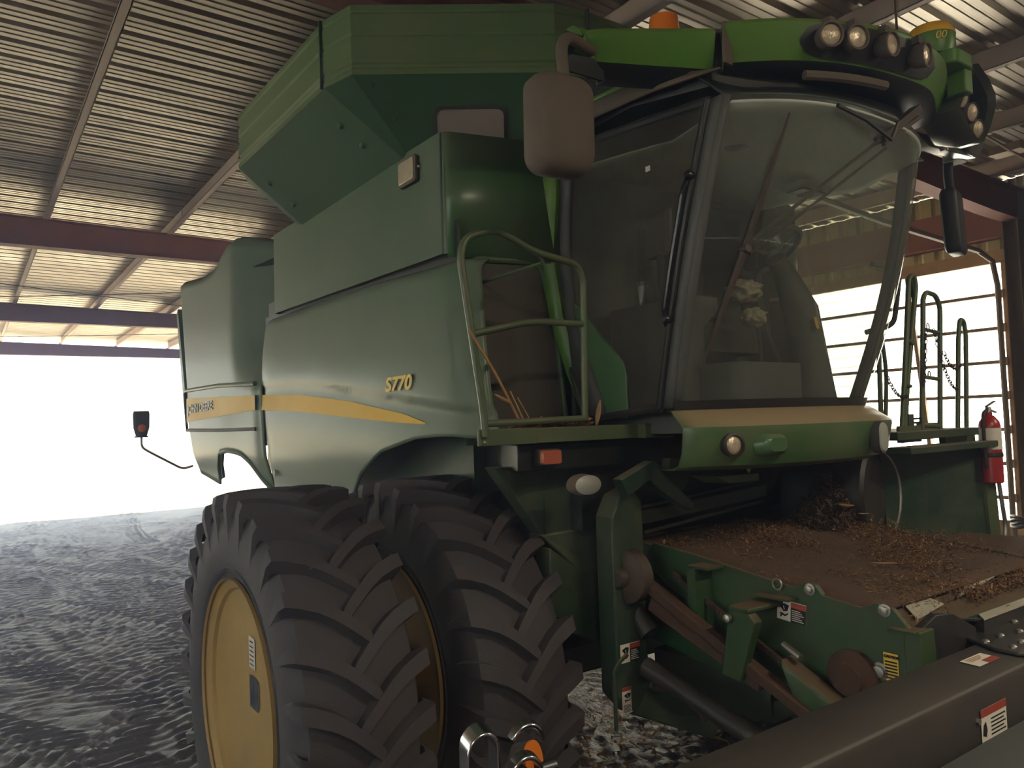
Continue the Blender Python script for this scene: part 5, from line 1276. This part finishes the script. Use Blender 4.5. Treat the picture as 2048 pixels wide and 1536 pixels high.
scatter('straw_litter', 260, on_plat, M['straw'], 'dry straw litter on the right cab platform', 'straw', 1.2, 9, .25)
def on_ground(rs):
    x = rs.uniform(1.6, 4.4); y = rs.uniform(2.2, 4.6); return (x, y, .015+rs.random()*.02), None, rs.uniform(.01, .035)
scatter('floor_litter', 2500, on_ground, M['husk'], 'pale crop litter on the dirt floor under the combine', 'crop litter', 1.2, 10, .35)
def deck_right(rs):
    x = rs.uniform(3.3, 5.2); y = rs.uniform(1.50, 1.62)+max(0, x-4.2)*.25*rs.random(); return (x, y, 1.36+rs.random()*.05), None, rs.uniform(.004, .012)
scatter('deck_chaff', 6000, deck_right, M['chaff'], 'brown chaff piled along the bright perforated strip', 'chaff', 1.1, 12, .5)
b = MB(); b.box(FX1-.02, 5.3, 1.5, 2.45, 1.28, 1.355); b.build('header_deck', M['chaffed'], HD, smooth=False)
# single stalks and husks
def stalk(pts, r, lab, name='corn_stalk', cat='corn stalk', m='straw'):
    b = MB(); b.tube(fillet(pts, .05), [r]*len(fillet(pts, .05)), 6); return tag(b.build(name, M[m]), lab, cat)
stalk([(1.72, 2.72, 2.55), (1.86, 2.73, 2.36), (1.99, 2.76, 2.17), (2.02, 2.78, 2.14)], .006, 'thin dry stalk leaning on the hand rail above the platform')
stalk([(2.06, 2.80, 2.14), (2.05, 2.9, 2.30)], .004, 'short straw standing upright on the platform behind the rail')
stalk([(2.10, 2.80, 2.14), (2.06, 2.86, 2.27)], .003, 'second thin straw crossing the upright one on the platform')
def husk(c, d, w_, lab, name='corn_husk'):
    c, d = V(c), V(d); s_ = d.cross(V((0, 0, 1)))
    if s_.length < 1e-3: s_ = V((1, 0, 0))
    s_ = s_.normalized()*w_; u = s_.cross(d).normalized()*w_*.5
    rows = []
    for i in range(7):
        t = i/6; k = math.sin(PI*(.1+.85*t)); rows.append([c+d*t-s_*k, c+d*t-u*k, c+d*t+s_*k])
    b = MB(); b.grid(rows); return tag(b.build(name, M['husk'], normals=False, solid=.002), lab, 'corn husk')
husk((1.84, 2.72, 2.28), (.09, .01, -.04), .016, 'dry leaf hanging on the stalk by the hand rail')
husk((2.44, 2.76, 2.13), (.03, 0, .12), .018, 'dry husk standing at the right foot of the hand rail')
husk((3.08, 2.40, 1.88), (.01, 0, .10), .018, 'torn husk standing on the small step under the cab nose')
husk((4.12, 1.62, 1.385), (.10, -.02, .0), .035, 'orange brown husk lying on the chaff beside the bright strip')
husk((3.86, 2.42, 1.66), (.16, .02, -.02), .03, 'pale husk on the trash heap under the cab')
husk((4.0, 2.40, 1.60), (.10, .0, -.01), .012, 'thin pale leaf right of the trash heap under the cab')
husk((3.40, 2.0, 1.46), (.05, -.10, .005), .008, 'curved dry leaf lying in the middle of the feeder top')
stalk([(2.78, 2.75, 1.40), (2.80, 2.70, 1.56)], .007, 'short dry stalk at the rear corner of the feeder house')
for k, (p, q) in enumerate((((2.70, 1.95, 1.13), (2.70, 1.62, 1.03)), ((2.70, 1.93, 1.15), (2.70, 1.58, 1.01)), ((2.71, 2.1, 1.20), (2.70, 1.75, 1.04)))):
    stalk([p, q], .004, ('long straw caught along the rusty lift arm, lowest', 'long straw caught along the rusty lift arm, middle', 'long straw above the two on the rusty lift arm')[k])
# light metal scraps on the feeder mouth
b = MB(); b.prism([(3.25, 1.55, 1.395), (3.62, 1.66, 1.41), (3.74, 1.64, 1.41), (3.70, 1.60, 1.41), (3.55, 1.58, 1.405)], (0, 0, .004)); tag(b.build('metal_flap', M['litsteel'], smooth=False), 'bright thin metal flap at the mouth of the feeder house', 'metal flap')
b = MB(); b.prism([(2.86, 1.51, 1.382), (3.12, 1.54, 1.392), (3.16, 1.62, 1.40), (2.95, 1.60, 1.40)], (0, 0, .004)); tag(b.build('metal_flap', M['litsteel'], smooth=False), 'dull bent metal flap beside the black latch', 'metal flap')
# plastic bags inside the cab
def bag(c, r, lab, seed):
    bm = bmesh.new(); bmesh.ops.create_icosphere(bm, subdivisions=4, radius=1)
    b = MB()
    for v_ in bm.verts:
        n_ = mnoise.noise(v_.co*2.2+V((seed, 0, 0)))*.35+mnoise.noise(v_.co*6+V((seed, 3, 0)))*.14; q = v_.co*(1+n_); b.v.append((c[0]+q.x*r[0], c[1]+q.y*r[1], c[2]+q.z*r[2]))
    for f_ in bm.faces: b.f.append(tuple(v_.index for v_ in f_.verts)); b.mi.append(0)
    bm.free(); return tag(b.build('plastic_bag', M['bag'], angle=180), lab, 'bag')
bag((3.32, 2.56, 2.80), (.10, .08, .06), 'crumpled clear plastic bag on the seat side seen through the windscreen, upper', 1)
bag((3.36, 2.54, 2.66), (.07, .06, .05), 'crumpled clear plastic bag below the other inside the windscreen', 5)
# timber and cables by the right wall
b = MB(); b.bar((9.6, 4.14, .0), (9.46, 4.24, .98), .16, .10); tag(b.build('timber_post', M['palewood'], smooth=False), 'pale sawn timber post leaning beside the bright wall', 'timber')
for k, (p, q, lab) in enumerate((((9.2, 3.9, .44), (10.6, 3.5, .44), 'reddish timber plank lying behind the leaning post'), ((9.7, 3.95, .60), (10.6, 3.6, .60), 'weathered plank lying on top of the timber stack'), ((9.9, 3.9, .73), (10.6, 3.65, .73), 'short plank under the bright wall, topmost in the stack'))):
    b = MB(); b.bar(p, q, .24, .10); tag(b.build('plank', M['wood'], smooth=False), lab, 'plank')
b = MB(); b.box(9.3, 10.6, 3.40, 3.98, 0, .38); tag(b.build('timber_stack', M['wood'], smooth=False), 'low stack of timber carrying the planks at the right wall', 'timber stack')
b = MB()
for k in range(4): b.tube([V((9.85, 3.80, .83+.02*k))+V((.22*math.cos(a), .22*math.sin(a), .03*math.sin(2*a+k))) for a in [2*PI*i/24 for i in range(24)]], .022, 6, closed=True)
tag(b.build('cable_coil', M['cable']), 'black cable coil lying on the planks by the right wall', 'cable')
b = MB(); b.tube(fillet([(8.9, 3.5, .0), (9.0, 3.6, .45), (9.3, 3.4, .85), (9.8, 3.3, 1.0)], .3), .03, 8); tag(b.build('rubber_hose', M['cable']), 'black hose curving up in front of the timber stack', 'hose')

# ---------------------------------------------------------------- glare haze added to stand in for lens glare
m, nt, out = new_mat('glare haze')
vsn = nt.nodes.new('ShaderNodeVolumeScatter'); vsn.inputs['Color'].default_value = (.46, .58, 1, 1); vsn.inputs['Density'].default_value = .024; vsn.inputs['Anisotropy'].default_value = .60
nt.links.new(vsn.outputs[0], out.inputs['Volume'])
b = MB(); b.box(XL-1, XR+.6, -4, YB+.5, -.5, 5.6)
hz = b.build('glare_haze', m, smooth=False); hz['kind'] = 'stuff'; hz['label'] = 'bluish glare haze added through the shed in place of lens glare'; hz['category'] = 'haze'
SC.cycles.volume_bounces = 0
